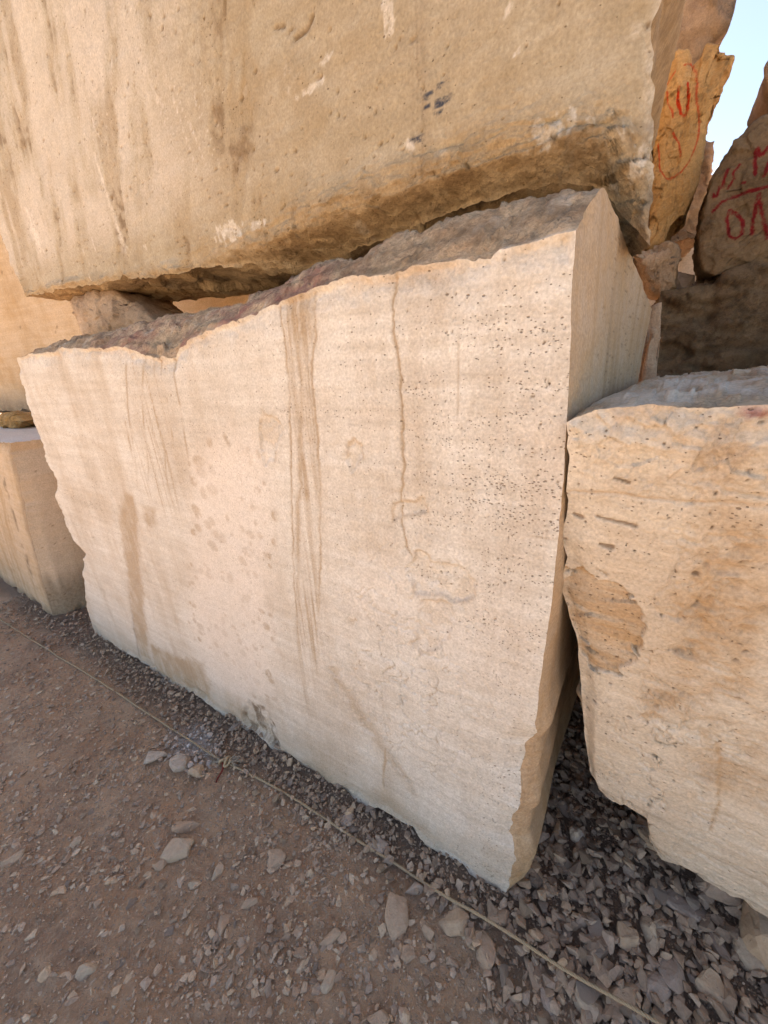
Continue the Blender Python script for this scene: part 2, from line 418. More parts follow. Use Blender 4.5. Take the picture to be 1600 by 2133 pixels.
def rough_hook(amp=0.02, scale=5, seed=0, extra=None, fine=0.006, rough=1.0, strat=0.0):
    def f(P, fade, nrm, dist):
        d = fbm(P, scale, 5, 0.55, seed)*amp*0.6+ridged(P, scale*5, 4, 0.55, seed+5)*fine*0.6+facet(P, scale*1.6, seed+7)*amp*1.2+facet(P, scale*5, seed+8)*fine*1.5
        if strat: d = d+ridged(P, 5, 4, 0.5, seed+9, (1, 1, 5))*strat
        P = P+nrm*(d*fade)[:, None]
        at = {'rough': np.full(len(P), rough)*np.clip(0.75+0.5*fbm(P, 6, 3, 0.5, seed+3), 0, 1)}
        if extra: extra(P, at)
        return P, at
    return f

# ================================================================ GROUND
def gheight(x, y):
    P = np.stack([x, y, np.zeros_like(x)], 1)
    z = 0.035*np.minimum(x, 0)*(1-smooth(4, 8, -x)*1.0)
    heap = smooth(-0.05, 0.35, x)*smooth(-0.35, 0.45, y)*(1-smooth(2.5, 4, x))
    z = z+0.05*heap+0.012*smooth(-0.12, 0.05, y)*smooth(0.2, -0.3, x)
    z = z+0.012*fbm(P, 1.7, 4, 0.5, 3)+0.004*fbm(P, 9, 4, 0.55, 5)
    return z

def build_ground():
    def axis(lo, hi, step, far):
        core = np.arange(lo, hi+1e-6, step); out = [core]; d = step; x = hi; r = []
        while x < far: d *= 1.25; x += d; r.append(x)
        l = []; d = step; x = lo
        while x > -far: d *= 1.25; x -= d; l.append(x)
        return np.r_[l[::-1], core, r]
    X = axis(-4.0, 1.2, 0.013, 600); Y = axis(-1.05, 0.6, 0.010, 600)
    gx, gy = np.meshgrid(X, Y, indexing='ij'); x, y = gx.ravel(), gy.ravel()
    z = gheight(x, y)
    near = smooth(9, 5, np.hypot(x, y))
    P = np.stack([x, y, np.zeros_like(x)], 1)
    z = z*near+near*(0.005*fbm(P, 40, 3, 0.65, 8)+0.007*np.clip(fbm(P, 18, 3, 0.6, 12), 0, 1))
    w = smooth(0.16, 0.02, np.hypot((x+1.42)*0.8, (y+0.165)*1.3)+0.05*fbm(P, 14, 3, 0.6, 2))
    nz = fbm(P, 3.5, 4, 0.6, 600)
    fines_shade = np.maximum(smooth(-0.2, -0.05, y+0.06*nz), smooth(-0.05, 0.1, x+0.25*(y+0.1)+0.08*nz)*smooth(-0.28, -0.08, y+0.1*nz))*near
    nx, ny = len(X), len(Y)
    i, j = np.meshgrid(np.arange(nx-1), np.arange(ny-1), indexing='ij'); a = (i*ny+j).ravel()
    F = np.stack([a, a+ny, a+ny+1, a+1], 1)
    o = link('ground', mesh_from('ground', np.stack([x, y, z], 1), F, {'white': w*0.8, 'dusty_bounce': smooth(2.4, 3.6, -y+0.5*fbm(P, 0.8, 3, 0.5, 14)), 'fines_shade': fines_shade}), M_GROUND)
    tag(o, 'dust-covered brown quarry ground with grit and embedded chips', kind='structure')
build_ground()

def build_hill():
    nx, ny = 120, 30
    u = np.linspace(-140, 160, nx); t = np.linspace(0, 1, ny)
    gx, gt = np.meshgrid(u, t, indexing='ij'); x, t = gx.ravel(), gt.ravel()
    P = np.stack([x, t*20, np.zeros_like(x)], 1)
    y = 40+t*14+4*fbm(P, 0.05, 4, 0.5, 4); h = 13.8+2.2*fbm(np.stack([x, 0*x, 0*x], 1), 0.06, 4, 0.55, 9)
    z = -0.5+h*np.minimum(1, np.floor(t*4)/4*1.05+smooth(0.72, 1, (t*4) % 1)*0.26)+0.4*fbm(P, 0.4, 4, 0.5, 6)
    i, j = np.meshgrid(np.arange(nx-1), np.arange(ny-1), indexing='ij'); a = (i*ny+j).ravel()
    F = np.stack([a, a+ny, a+ny+1, a+1], 1)
    y2 = y
    o = link('hill', mesh_from('hill', np.stack([x, y2, z], 1), F), M_HILL)
    tag(o, 'pale stepped quarry hillside far behind the blocks', kind='structure')
build_hill()

# ================================================================ MIDDLE BLOCK
TOP_E = [(-2.451, 1.72), (-2.173, 1.727), (-1.826, 1.725), (-1.623, 1.718), (-1.415, 1.705), (-1.304, 1.674), (-1.165, 1.661), (-1.073, 1.693), (-0.945, 1.716), (-0.795, 1.733), (-0.681, 1.754), (-0.552, 1.769), (-0.468, 1.772), (-0.392, 1.777), (-0.312, 1.78), (-0.241, 1.78), (-0.176, 1.779), (-0.109, 1.777), (-0.063, 1.779), (-0.027, 1.781), (0.0, 1.78)]
TOP_S = [(-2.6, 1.745), (-2.488, 1.76), (-1.935, 1.792), (-1.53, 1.799), (-1.333, 1.8), (-1.112, 1.793), (-0.966, 1.795), (-0.83, 1.827), (-0.715, 1.835), (-0.579, 1.848), (-0.49, 1.851), (-0.396, 1.86), (-0.311, 1.87), (-0.267, 1.874), (-0.205, 1.874), (-0.157, 1.879), (-0.095, 1.878), (-0.045, 1.878), (0.05, 1.872)]
LEFT_E = [(-2.893, -0.12), (-2.85, 0.013), (-2.819, 0.178), (-2.666, 0.445), (-2.545, 0.627), (-2.616, 0.723), (-2.655, 0.841), (-2.618, 0.997), (-2.519, 1.081), (-2.524, 1.135), (-2.579, 1.198), (-2.545, 1.306), (-2.56, 1.407), (-2.537, 1.469), (-2.556, 1.529), (-2.511, 1.622), (-2.451, 1.72)]
BOT_E = [(-2.893, -0.12), (-2.821, -0.09), (-2.702, -0.118), (-2.489, -0.13), (-2.377, -0.042), (-2.198, -0.059), (-1.935, -0.064), (-1.683, -0.025), (-1.51, -0.018), (-1.363, -0.051), (-1.211, -0.024), (-1.071, 0.0), (-0.988, -0.054), (-0.839, -0.041), (-0.678, -0.04), (-0.53, -0.008), (-0.439, 0.041), (-0.337, 0.035), (-0.241, 0.015), (-0.134, 0.0), (-0.084, 0.0), (-0.036, -0.01), (0.0, -0.01)]
RIGHT_E = [(0.0, -0.01), (0.021, 0.064), (0.024, 0.13), (0.033, 0.201), (0.018, 0.25), (0.003, 0.29), (0.01, 0.33), (0.006, 0.38), (0.022, 0.43), (0.024, 0.50), (0.010, 0.56), (0.016, 0.621), (0.012, 0.66), (0.030, 0.70), (0.042, 0.724), (0.036, 0.80), (0.032, 0.874), (0.035, 1.127), (0.031, 1.311), (0.024, 1.441), (0.016, 1.557), (0.007, 1.675), (0.0, 1.78)]

def ip(tab, x):
    T = np.array(sorted(tab)); return np.interp(x, T[:, 0], T[:, 1])

def main_top(s, n):
    s = np.asarray(s, float); n = np.asarray(n, float)
    e, q = ip(TOP_E, s), ip(TOP_S, s)
    k = smooth(-0.02, 0.15, n)*0.6+0.4*np.clip(n/0.15, 0, 1)
    z = e+(q-e)*(k-(smooth(-0.02, 0.15, 0)*0.6)*(1-np.clip(n/0.05, 0, 1)))
    wr = smooth(-0.22, 0.0, s-0.114*n)
    m = np.clip(n-0.13, 0, None)
    return z+(1-wr)*0.06*m-wr*0.125*m

def build_main():
    # four tide lines of old drips, a crack, stains
    d1 = [(-0.649, 1.745), (-0.642, 1.681), (-0.646, 1.592), (-0.663, 1.444), (-0.685, 1.305), (-0.737, 0.973), (-0.761, 0.67), (-0.789, 0.353)]
    d2 = [(-0.6, 1.75), (-0.601, 1.678), (-0.603, 1.567), (-0.64, 1.379), (-0.689, 1.153), (-0.735, 0.862), (-0.765, 0.6)]
    d3 = [(-0.531, 1.761), (-0.54, 1.673), (-0.565, 1.589), (-0.569, 1.448), (-0.58, 1.276), (-0.621, 1.005), (-0.652, 0.814), (-0.68, 0.6)]
    d4 = [(-0.554, 1.755), (-0.57, 1.676), (-0.576, 1.567), (-0.578, 1.448), (-0.588, 1.317)]
    crack = [(-0.321, 1.773), (-0.328, 1.728), (-0.329, 1.689), (-0.325, 1.639), (-0.317, 1.592), (-0.315, 1.512), (-0.315, 1.427), (-0.312, 1.371), (-0.325, 1.299), (-0.324, 1.236), (-0.31, 1.173), (-0.297, 1.156)]
    thin = [[(-1.154, 1.657), (-1.161, 1.532), (-1.17, 1.421), (-1.194, 1.265), (-1.266, 1.043)], [(-1.222, 1.66), (-1.231, 1.578)],
            [(-1.229, 1.531), (-1.25, 1.417), (-1.281, 1.274)], [(-1.442, 1.647), (-1.514, 1.496), (-1.572, 1.285), (-1.635, 1.11)],
            [(-1.311, 1.672), (-1.4, 1.514), (-1.472, 1.294), (-1.554, 1.1)], [(-1.56, 1.44), (-1.60, 1.25)], [(-1.33, 1.35), (-1.40, 1.12)],
            [(-0.411, 0.391), (-0.429, 0.234), (-0.428, 0.051)]]
    strip = [(-1.736, 1.136), (-1.824, 1.059), (-1.893, 0.975), (-1.995, 0.686), (-2.122, 0.342), (-2.229, -0.009), (-2.077, 0.03), (-1.906, 0.508), (-1.796, 0.79), (-1.679, 1.058), (-1.688, 1.124)]
    patch1 = [(-1.611, 1.08), (-1.507, 1.096), (-1.535, 1.015), (-1.631, 0.962), (-1.649, 1.006)]
    patch2 = [(-2.011, 0.183), (-1.716, 0.225), (-1.463, 0.29), (-1.469, 0.102), (-1.51, -0.018), (-1.789, -0.063), (-2.092, -0.066)]
    patch3 = [(-1.248, 0.075), (-1.15, 0.209), (-1.053, 0.219), (-1.008, 0.144), (-1.002, 0.0), (-1.096, -0.03), (-1.237, -0.04)]
    lav = [(-1.167, 1.32), (-0.947, 1.431), (-0.78, 1.398), (-0.77, 1.224), (-0.862, 0.939), (-0.927, 0.646), (-0.984, 0.325), (-1.229, 0.167), (-1.444, 0.177), (-1.477, 0.512), (-1.273, 1.042)]
    flakes = [[(-0.782, 1.479), (-0.718, 1.5), (-0.7, 1.456), (-0.736, 1.372), (-0.784, 1.339), (-0.791, 1.396)],
              [(-0.47, 1.429), (-0.441, 1.419), (-0.43, 1.384), (-0.462, 1.35), (-0.482, 1.38)],
              [(-0.358, 1.281), (-0.265, 1.313), (-0.26, 1.272), (-0.305, 1.252), (-0.353, 1.237)],
              [(-0.301, 1.162), (-0.241, 1.156), (-0.167, 1.161), (-0.136, 1.112), (-0.141, 1.071), (-0.189, 1.055), (-0.282, 1.04), (-0.309, 1.09)],
              [(-0.268, 1.03), (-0.183, 1.05), (-0.175, 0.989), (-0.2, 0.919), (-0.285, 0.834), (-0.298, 0.944)]]

    def front(P, fade, nrm, dist):
        s, z = P[:, 0].copy(), P[:, 2].copy(); at = {}
        wob = 0.006*fbm(P, 18, 3, 0.5, 40); sw = s+wob
        stain = np.zeros(len(P)); dirt_shade = np.zeros(len(P)); relief = np.zeros(len(P))
        # drip bundle: broad wash plus narrow runs with a raised rim
        core = np.array([((a[0]+b[0])/2, a[1]) for a, b in zip(d1[:6], d3[:6])]+[(-0.735, 0.6), (-0.76, 0.3)])
        cx = np.interp(z, core[::-1, 1], core[::-1, 0])
        wash = np.exp(-((sw-cx)/0.05)**4)*smooth(0.2, 0.7, z)
        streak = 0.5+0.5*fbm(P, 30, 4, 0.6, 41, (3.2, 1, 0.07))
        stain = np.maximum(stain, wash*smooth(0.30, 0.70, streak)*0.95*(0.5+0.5*smooth(-0.3, 0.3, fbm(P, 7, 4, 0.6, 49))))
        for L, w, a in ((d1, 0.0045, .85), (d2, 0.011, 0.7), (d3, 0.005, .85), (d4, 0.0035, 0.7)):
            d, r = dpoly(sw+0.006*fbm(P, 9, 3, 0.6, 46+int(w*1e4))+0.0035*fbm(P, 55, 2, 0.6, 47), z, L)
            k = np.exp(-(d/(w*(0.5+1.0*streak)))**2)*a*smooth(1.0, 0.6, r)*(0.55+0.45*smooth(-0.3, 0.3, fbm(P, 9, 3, 0.6, 43)))
            stain = np.maximum(stain, k); relief = relief-0.0012*k+0.0012*np.exp(-((d-w*1.7)/0.003)**2)*a
        d, r = dpoly(s+0.6*wob+0.006*fbm(P, 42, 3, 0.65, 51), z, crack)
        k = np.exp(-(d/(0.0036+0.002*fbm(P, 20, 2, 0.5, 53)))**2); stain = np.maximum(stain, k*0.95); relief -= 0.003*k
        for L in thin:
            d, r = dpoly(s+0.7*wob, z, L); k = np.exp(-(d/(0.0055+0.003*streak))**2)*smooth(1.02, 0.5, r)*0.75*(0.35+0.65*smooth(-0.35, 0.25, fbm(P, 13, 3, 0.6, 45))); stain = np.maximum(stain, k)
        lw = np.exp(-((s-(-1.40+0.22*(z-1.3)))/0.17)**4)*smooth(0.95, 1.2, z)*smooth(0.58, 0.8, 0.5+0.5*fbm(P, 26, 4, 0.6, 44, (3.0, 1, 0.06)))
        stain = np.maximum(stain, lw*0.75)
        for poly, a in ((strip, 0.8), (patch1, 0.7), (patch2, 0.9)):
            q = inpoly(s+2.5*wob+0.014*fbm(P, 9, 4, 0.65, 57, (2, 1, 0.6)), z+3*wob, poly); stain = np.maximum(stain, a*smooth(-0.02, 0.03, q+0.02*fbm(P, 40, 3, 0.7, 58))*(0.45+0.35*streak+0.3*smooth(-0.4, 0.3, fbm(P, 12, 4, 0.65, 59, (1.5, 1, 1)))))
        d, r = dpoly(s+wob, z, [strip[3], strip[4], strip[5]]); dirt_shade = np.maximum(dirt_shade, np.exp(-(d/0.012)**2)*0.5*r)
        q = inpoly(s+2*wob, z+2*wob, patch3); p3 = smooth(-0.015, 0.02, q)
        relief -= 0.02*p3*(0.6+0.6*fbm(P, 25, 3, 0.5, 47)); dirt_shade = np.maximum(dirt_shade, p3*smooth(-0.2, 0.35, fbm(P, 22, 4, 0.6, 48, (2, 1, 0.6)))*0.9)
        # tan wash along the foot and at the right foot
        foot = smooth(0.34, -0.02, z+0.12*fbm(P, 5, 4, 0.55, 50)-ip(BOT_E, s)); stain = np.maximum(stain, foot*0.45)
        # faint broad tone of the middle of the face
        stain = np.maximum(stain, 0.32*smooth(0.05, 0.5, fbm(P, 1.6, 4, 0.55, 52, (2.2, 1, 0.5)))*smooth(-0.15, -0.35, s))
        # pale lavender field with tan spots
        q = inpoly(s+6*wob, z+6*wob, lav); lf = smooth(-0.08, 0.08, q)
        spots = pits(s+wob, z+wob, 0.062, 61, 0.62*smooth(0, 0.3, 0.35+fbm(P, 4, 2, 0.5, 62)), 0.008, 0.026, 0.8, 1.2)*smooth(0.15, 0.5, lf)*smooth(-0.6, 0.0, fbm(P, 40, 3, 0.6, 63))
        stain = np.maximum(stain*(1-0.5*lf), spots*1.0)
        # flaked shallow scars
        fm = np.zeros(len(P))
        for poly in flakes:
            q = inpoly(s+3*wob+0.012*fbm(P, 34, 3, 0.65, 68), z+3*wob+0.012*fbm(P, 34, 3, 0.65, 67), poly)
            rim = np.exp(-((q-0.002)/0.0055)**2); relief -= 0.011*smooth(0, 0.008, q)*(0.6+0.5*fbm(P, 30, 3, 0.6, 66)); stain = np.maximum(stain, rim*0.6*smooth(-0.3, 0.2, fbm(P, 22, 3, 0.6, 69))); stain = np.maximum(stain, 0.3*smooth(0, 0.02, q)*smooth(-0.1, 0.3, fbm(P, 18, 3, 0.6, 64))); fm = np.maximum(fm, smooth(-0.05, 0.03, q))
        zone = np.exp(-((s+0.33)/0.24)**2-((z-0.72)/0.42)**2)
        curl = np.abs(fbm(P, 16, 3, 0.55, 70, (1, 1, 1.2))); cl = smooth(0.04, 0.0, curl)*smooth(0.1, 0.6, zone+0.4*fbm(P, 7, 2, 0.5, 71)-0.1)
        relief += 0.006*smooth(0.0, 0.07, curl)*zone; stain = np.maximum(stain, cl*0.7*smooth(-0.3, 0.3, fbm(P, 30, 2, 0.6, 73)))
        fb_ = [(-0.6, 0.635), (-0.493, 0.475), (-0.383, 0.363), (-0.313, 0.249)]
        d, r = dpoly(s+3*wob, z+3*wob, fb_); relief -= 0.006*np.exp(-(d/0.03)**2)*smooth(0.0, 0.4, fbm(P, 30, 3, 0.6, 72)); stain = np.maximum(stain, np.exp(-(d/0.025)**2)*0.45)
        # bedding: faint waves, pores follow them
        bed = fbm(P, 5, 4, 0.55, 80, (0.35, 1, 3.2))
        dens_r = smooth(-0.42, -0.05, s+0.1*fbm(P, 4, 3, 0.5, 81))*(0.35+0.40*smooth(-0.1, 0.4, bed))*smooth(1.78, 1.6, z+0.05*bed)
        dens_l = smooth(-1.75, -2.0, s)*smooth(0.5, 0.9, z)*smooth(1.6, 1.4, z)*0.55*smooth(-0.1, 0.25, bed+0.1)
        dens = np.clip(0.05+dens_r+dens_l+0.10*smooth(0.1, 0.4, bed), 0, 0.8)
        row = smooth(-0.12, 0.28, fbm(P, 11, 4, 0.6, 83, (0.16, 1, 3.4)))
        dens = np.clip(dens*(0.35+1.9*row), 0, 0.9); dens_l = dens_l*(0.3+0.9*row)
        pm = pits(s, z+0.02*bed, 0.0125, 90, dens, 0.0007, 0.0023, 1.9, 2.2)
        pm = np.maximum(pm, pits(s, z+0.02*bed, 0.040, 94, dens*0.22+0.01, 0.0018, 0.0044, 1.7, 2.6))
        pm = np.maximum(pm, pits(s, z+0.02*bed, 0.008, 99, dens_l*0.9+dens*0.35, 0.0008, 0.0020, 1.5, 1.5))
        at['pore'] = np.clip(dens*0.5*(0.6+0.8*smooth(-0.3, 0.3, fbm(P, 7, 3, 0.6, 84)))+0.025, 0, 0.7); pm = pm*(_h(np.floor(s*40).astype(np.int64).astype(np.uint32), np.floor(z*60).astype(np.int64).astype(np.uint32), np.zeros(len(s), np.uint32), 5) < 0.13)
        relief -= 0.0045*pm
        relief += 0.0022*fbm(P, 12, 4, 0.55, 100)+0.0008*fbm(P, 60, 3, 0.6, 101)+0.002*bed*0.5
        rr_ = np.random.default_rng(9)
        scr = np.zeros(len(P))
        for _ in range(46):
            x0, z0 = rr_.uniform(-2.4, -0.02), rr_.uniform(0.1, 1.65); an = rr_.choice([1.45, 1.7, 0.35, 2.7])+rr_.normal(0, 0.15); ln = rr_.uniform(0.05, 0.3)
            mb = (np.abs(s-x0) < ln) & (np.abs(z-z0) < ln)
            if mb.any():
                d, r = dpoly(s[mb], z[mb]+0.3*wob[mb], [(x0, z0), (x0+ln*math.cos(an), z0+ln*math.sin(an))]); scr[mb] = np.maximum(scr[mb], np.exp(-(d/0.0022)**2)*rr_.uniform(0.25, 0.7)*smooth(0, 0.2, r)*smooth(1, 0.7, r)*rr_.choice([1, -0.8]))
        stain = np.maximum(stain, scr*0.8); relief -= 0.0015*np.abs(scr)
        rim_ = smooth(0.055, 0.0, ip(TOP_E, s)-z+0.05*fbm(P, 7, 4, 0.6, 107)+0.02*fbm(P, 30, 3, 0.6, 108))
        relief -= rim_*0.012*(0.4+0.6*ridged(P, 22, 4, 0.6, 109))
        at['rough'] = rim_*0.28*smooth(-0.2, 0.25, fbm(P, 12, 4, 0.6, 106))
        # the broken bottom right corner
        ch = smooth(0.03, 0.0, dist)*(0.3+0.7*smooth(0.0, 0.5, fbm(P, 14, 3, 0.5, 103)+0.2))
        dy = -relief*smooth(0, 0.012, dist)+0.006*ch*0
        P[:, 1] += dy
        low = smooth(0.10, 0.0, z-ip(BOT_E, s)+0.05*fbm(P, 9, 3, 0.5, 104))
        P[:, 1] += 0.025*low*fade*(0.5+0.5*fbm(P, 12, 4, 0.5, 105))
        at['stain'] = np.clip(stain*1.1, 0, 1); at['pit'] = pm; at['dirt_shade'] = np.maximum(dirt_shade, spots*0.08); at['lav'] = np.clip(lf*0.8+0.35*smooth(0.05, 0.4, fbm(P, 2.2, 4, 0.6, 85))*smooth(-0.9, -0.3, s), 0, 1)
        at['white'] = np.clip(rim_*0.3*smooth(0.1, 0.4, fbm(P, 20, 3, 0.6, 117))+0.25*fm+np.clip(-scr, 0, 1)*0.7, 0, 1)
        return P, at

    def top(P, fade, nrm, dist):
        s, n = P[:, 0], P[:, 1]
        z0 = main_top(s, n)
        lump = 0.010*fbm(P, 6, 5, 0.55, 110)+0.008*ridged(P, 14, 4, 0.6, 111, (0.6, 1, 1))+0.004*ridged(P, 45, 3, 0.6, 112)+0.016*facet(P, 13, 141, (0.7, 1, 1))+0.007*facet(P, 34, 142)-0.004
        P[:, 2] = z0+lump*smooth(0, 0.03, dist)+(P[:, 2]-z0)*np.exp(-(dist/0.03)**2)
        at = {'rough': np.full(len(P), 0.95)*smooth(-0.01, 0.012, n+0.004*fbm(P, 40, 3, 0.6, 113))}
        mv = smooth(-0.35, -0.6, s)*smooth(-1.9, -1.4, s)*smooth(-0.25, 0.35, fbm(P, 5, 3, 0.5, 115)+0.25)*smooth(0.22, 0.06, n)
        at['mauve'] = np.clip(mv, 0, 1)*0.8; at['warm'] = 0.45*smooth(-0.3, 0.2, fbm(P, 9, 3, 0.6, 143))
        at['dirt_shade'] = 0.5*smooth(0.05, 0.35, ridged(P, 13, 4, 0.6, 116, (0.5, 1.2, 1))-0.35+0.3*fbm(P, 30, 3, 0.6, 119)); at['white'] = 0.5*smooth(0.2, 0.5, fbm(P, 24, 4, 0.65, 114))
        at['lav'] = 0.0*smooth(-0.1, 0.4, fbm(P, 7, 4, 0.6, 118))*smooth(0.2, 0.02, n)
        return P, at

    def side(P, fade, nrm, dist):
        z, n = P[:, 2].copy(), P[:, 1].copy()
        b = smooth(0.02, 0.12, z)*smooth(0.86, 0.62, z)
        bump_ = np.where(n < 0.055, smooth(0, 0.055, n), smooth(0.5, 0.055, n))
        chip = smooth(0.075, 0.03, n+0.02*fbm(P, 12, 3, 0.5, 120))*b
        P[:, 0] += 0.020*b*bump_*smooth(0, 0.01, dist)+chip*fade*(0.012*fbm(P, 20, 4, 0.6, 121)+0.006*ridged(P, 45, 3, 0.6, 122))
        P[:, 0] += fade*0.002*fbm(P, 10, 4, 0.5, 123, (1, 1.6, 0.3))
        st = smooth(0.5, 0.75, 0.5+0.5*fbm(P, 14, 4, 0.6, 125, (1, 2.5, 0.06)))
        pm = pits(n, z, 0.012, 127, np.full(len(P), 0.25)*smooth(0.15, 0.35, n), 0.001, 0.003, 0.7, 2.0)
        P[:, 0] -= 0.003*pm
        at = {'rough': chip*0.5, 'stain': np.clip(0.72+0.28*st, 0, 1), 'pit': pm, 'pore': 0.3*smooth(0.1, 0.35, n), 'warm': 0.5*np.ones(len(P)),
              'dirt_shade': np.clip(0.30*st*smooth(0.15, 0.4, n)+0.45*smooth(1.5, 0.9, z)*(1-chip)*smooth(0.0, 0.08, n), 0, 1)}  # last term paints the shade of the gap into the side's colour
        return P, at

    sgrid = lambda tab: [(a, 0.0, b) for a, b in tab]
    nn = np.linspace(0, 1, 60)**1.6*1.1
    cor = {'flb': (-2.893, 0, -0.12), 'frb': (0.0, 0, -0.01), 'flt': (-2.451, 0, 1.72), 'frt': (0.0, 0, 1.78),
           'blb': (-2.75, 1.05, -0.12), 'brb': (0.125, 1.1, -0.03)}
    cor['blt'] = (-2.6, 1.05, float(main_top(-2.6, 1.05))); cor['brt'] = (0.125, 1.1, float(main_top(0.125, 1.1)))
    rt = [(0.114*n, n, float(main_top(0.114*n, n))) for n in nn]
    lt = [(-2.451-0.14*n, n, float(main_top(-2.451-0.14*n, n))) for n in nn]
    bt = [(s, 1.05, float(main_top(s, 1.05))) for s in np.linspace(-2.6, 0.125, 40)]
    rb = [(0, 0, -0.01), (0.028, 0.052, -0.01), (0.079, 0.62, -0.02), (0.107, 0.947, -0.03), (0.125, 1.1, -0.03)]
    ed = {'fb': sgrid(BOT_E), 'ft': sgrid(TOP_E), 'fl': sgrid(LEFT_E), 'fr': sgrid(RIGHT_E), 'rt': rt, 'lt': lt, 'bt': bt, 'rb': rb}
    wx = lambda t: 1-(1-t)**1.0*(1+0.0*t) if False else (lambda q: q/q[-1])(np.cumsum(np.r_[0, np.linspace(1.75, 0.55, len(t)-1)]))
    o = hexblock('travertine_block', M_MAIN, cor, (570, 64, 440), ed,
                 rag={'ft': (0.010, 0.012), 'fl': (0.012, 0.016), 'fb': (0.016, 0.02), 'fr': (0.010, 0.012, lambda C: 0.2+0.8*smooth(0.85, 0.68, C[:, 2]), lambda C: np.stack([0*C[:, 2], np.clip(0.016+0.03*fbm(C, 7, 4, 0.6, 140), 0, 1)*smooth(0.03, 0.12, C[:, 2])*smooth(0.78, 0.68, C[:, 2]), 0*C[:, 2]], 1)), 'rt': (0.006, 0.008), 'br': (0.004, 0.006), '*': (0.01, 0.01)},
                 hooks={'front': front, 'top': top, 'right': side, 'left': rough_hook(0.04, 4, 130)},
                 warps={0: wx, 1: lambda t: t**1.7}, coarse={'back': 20, 'bottom': 6, 'left': 3}, seed=5, fall=0.045)
    tag(o, 'large pale travertine block with drip stains standing in the middle of the picture', 'stone block')
build_main()

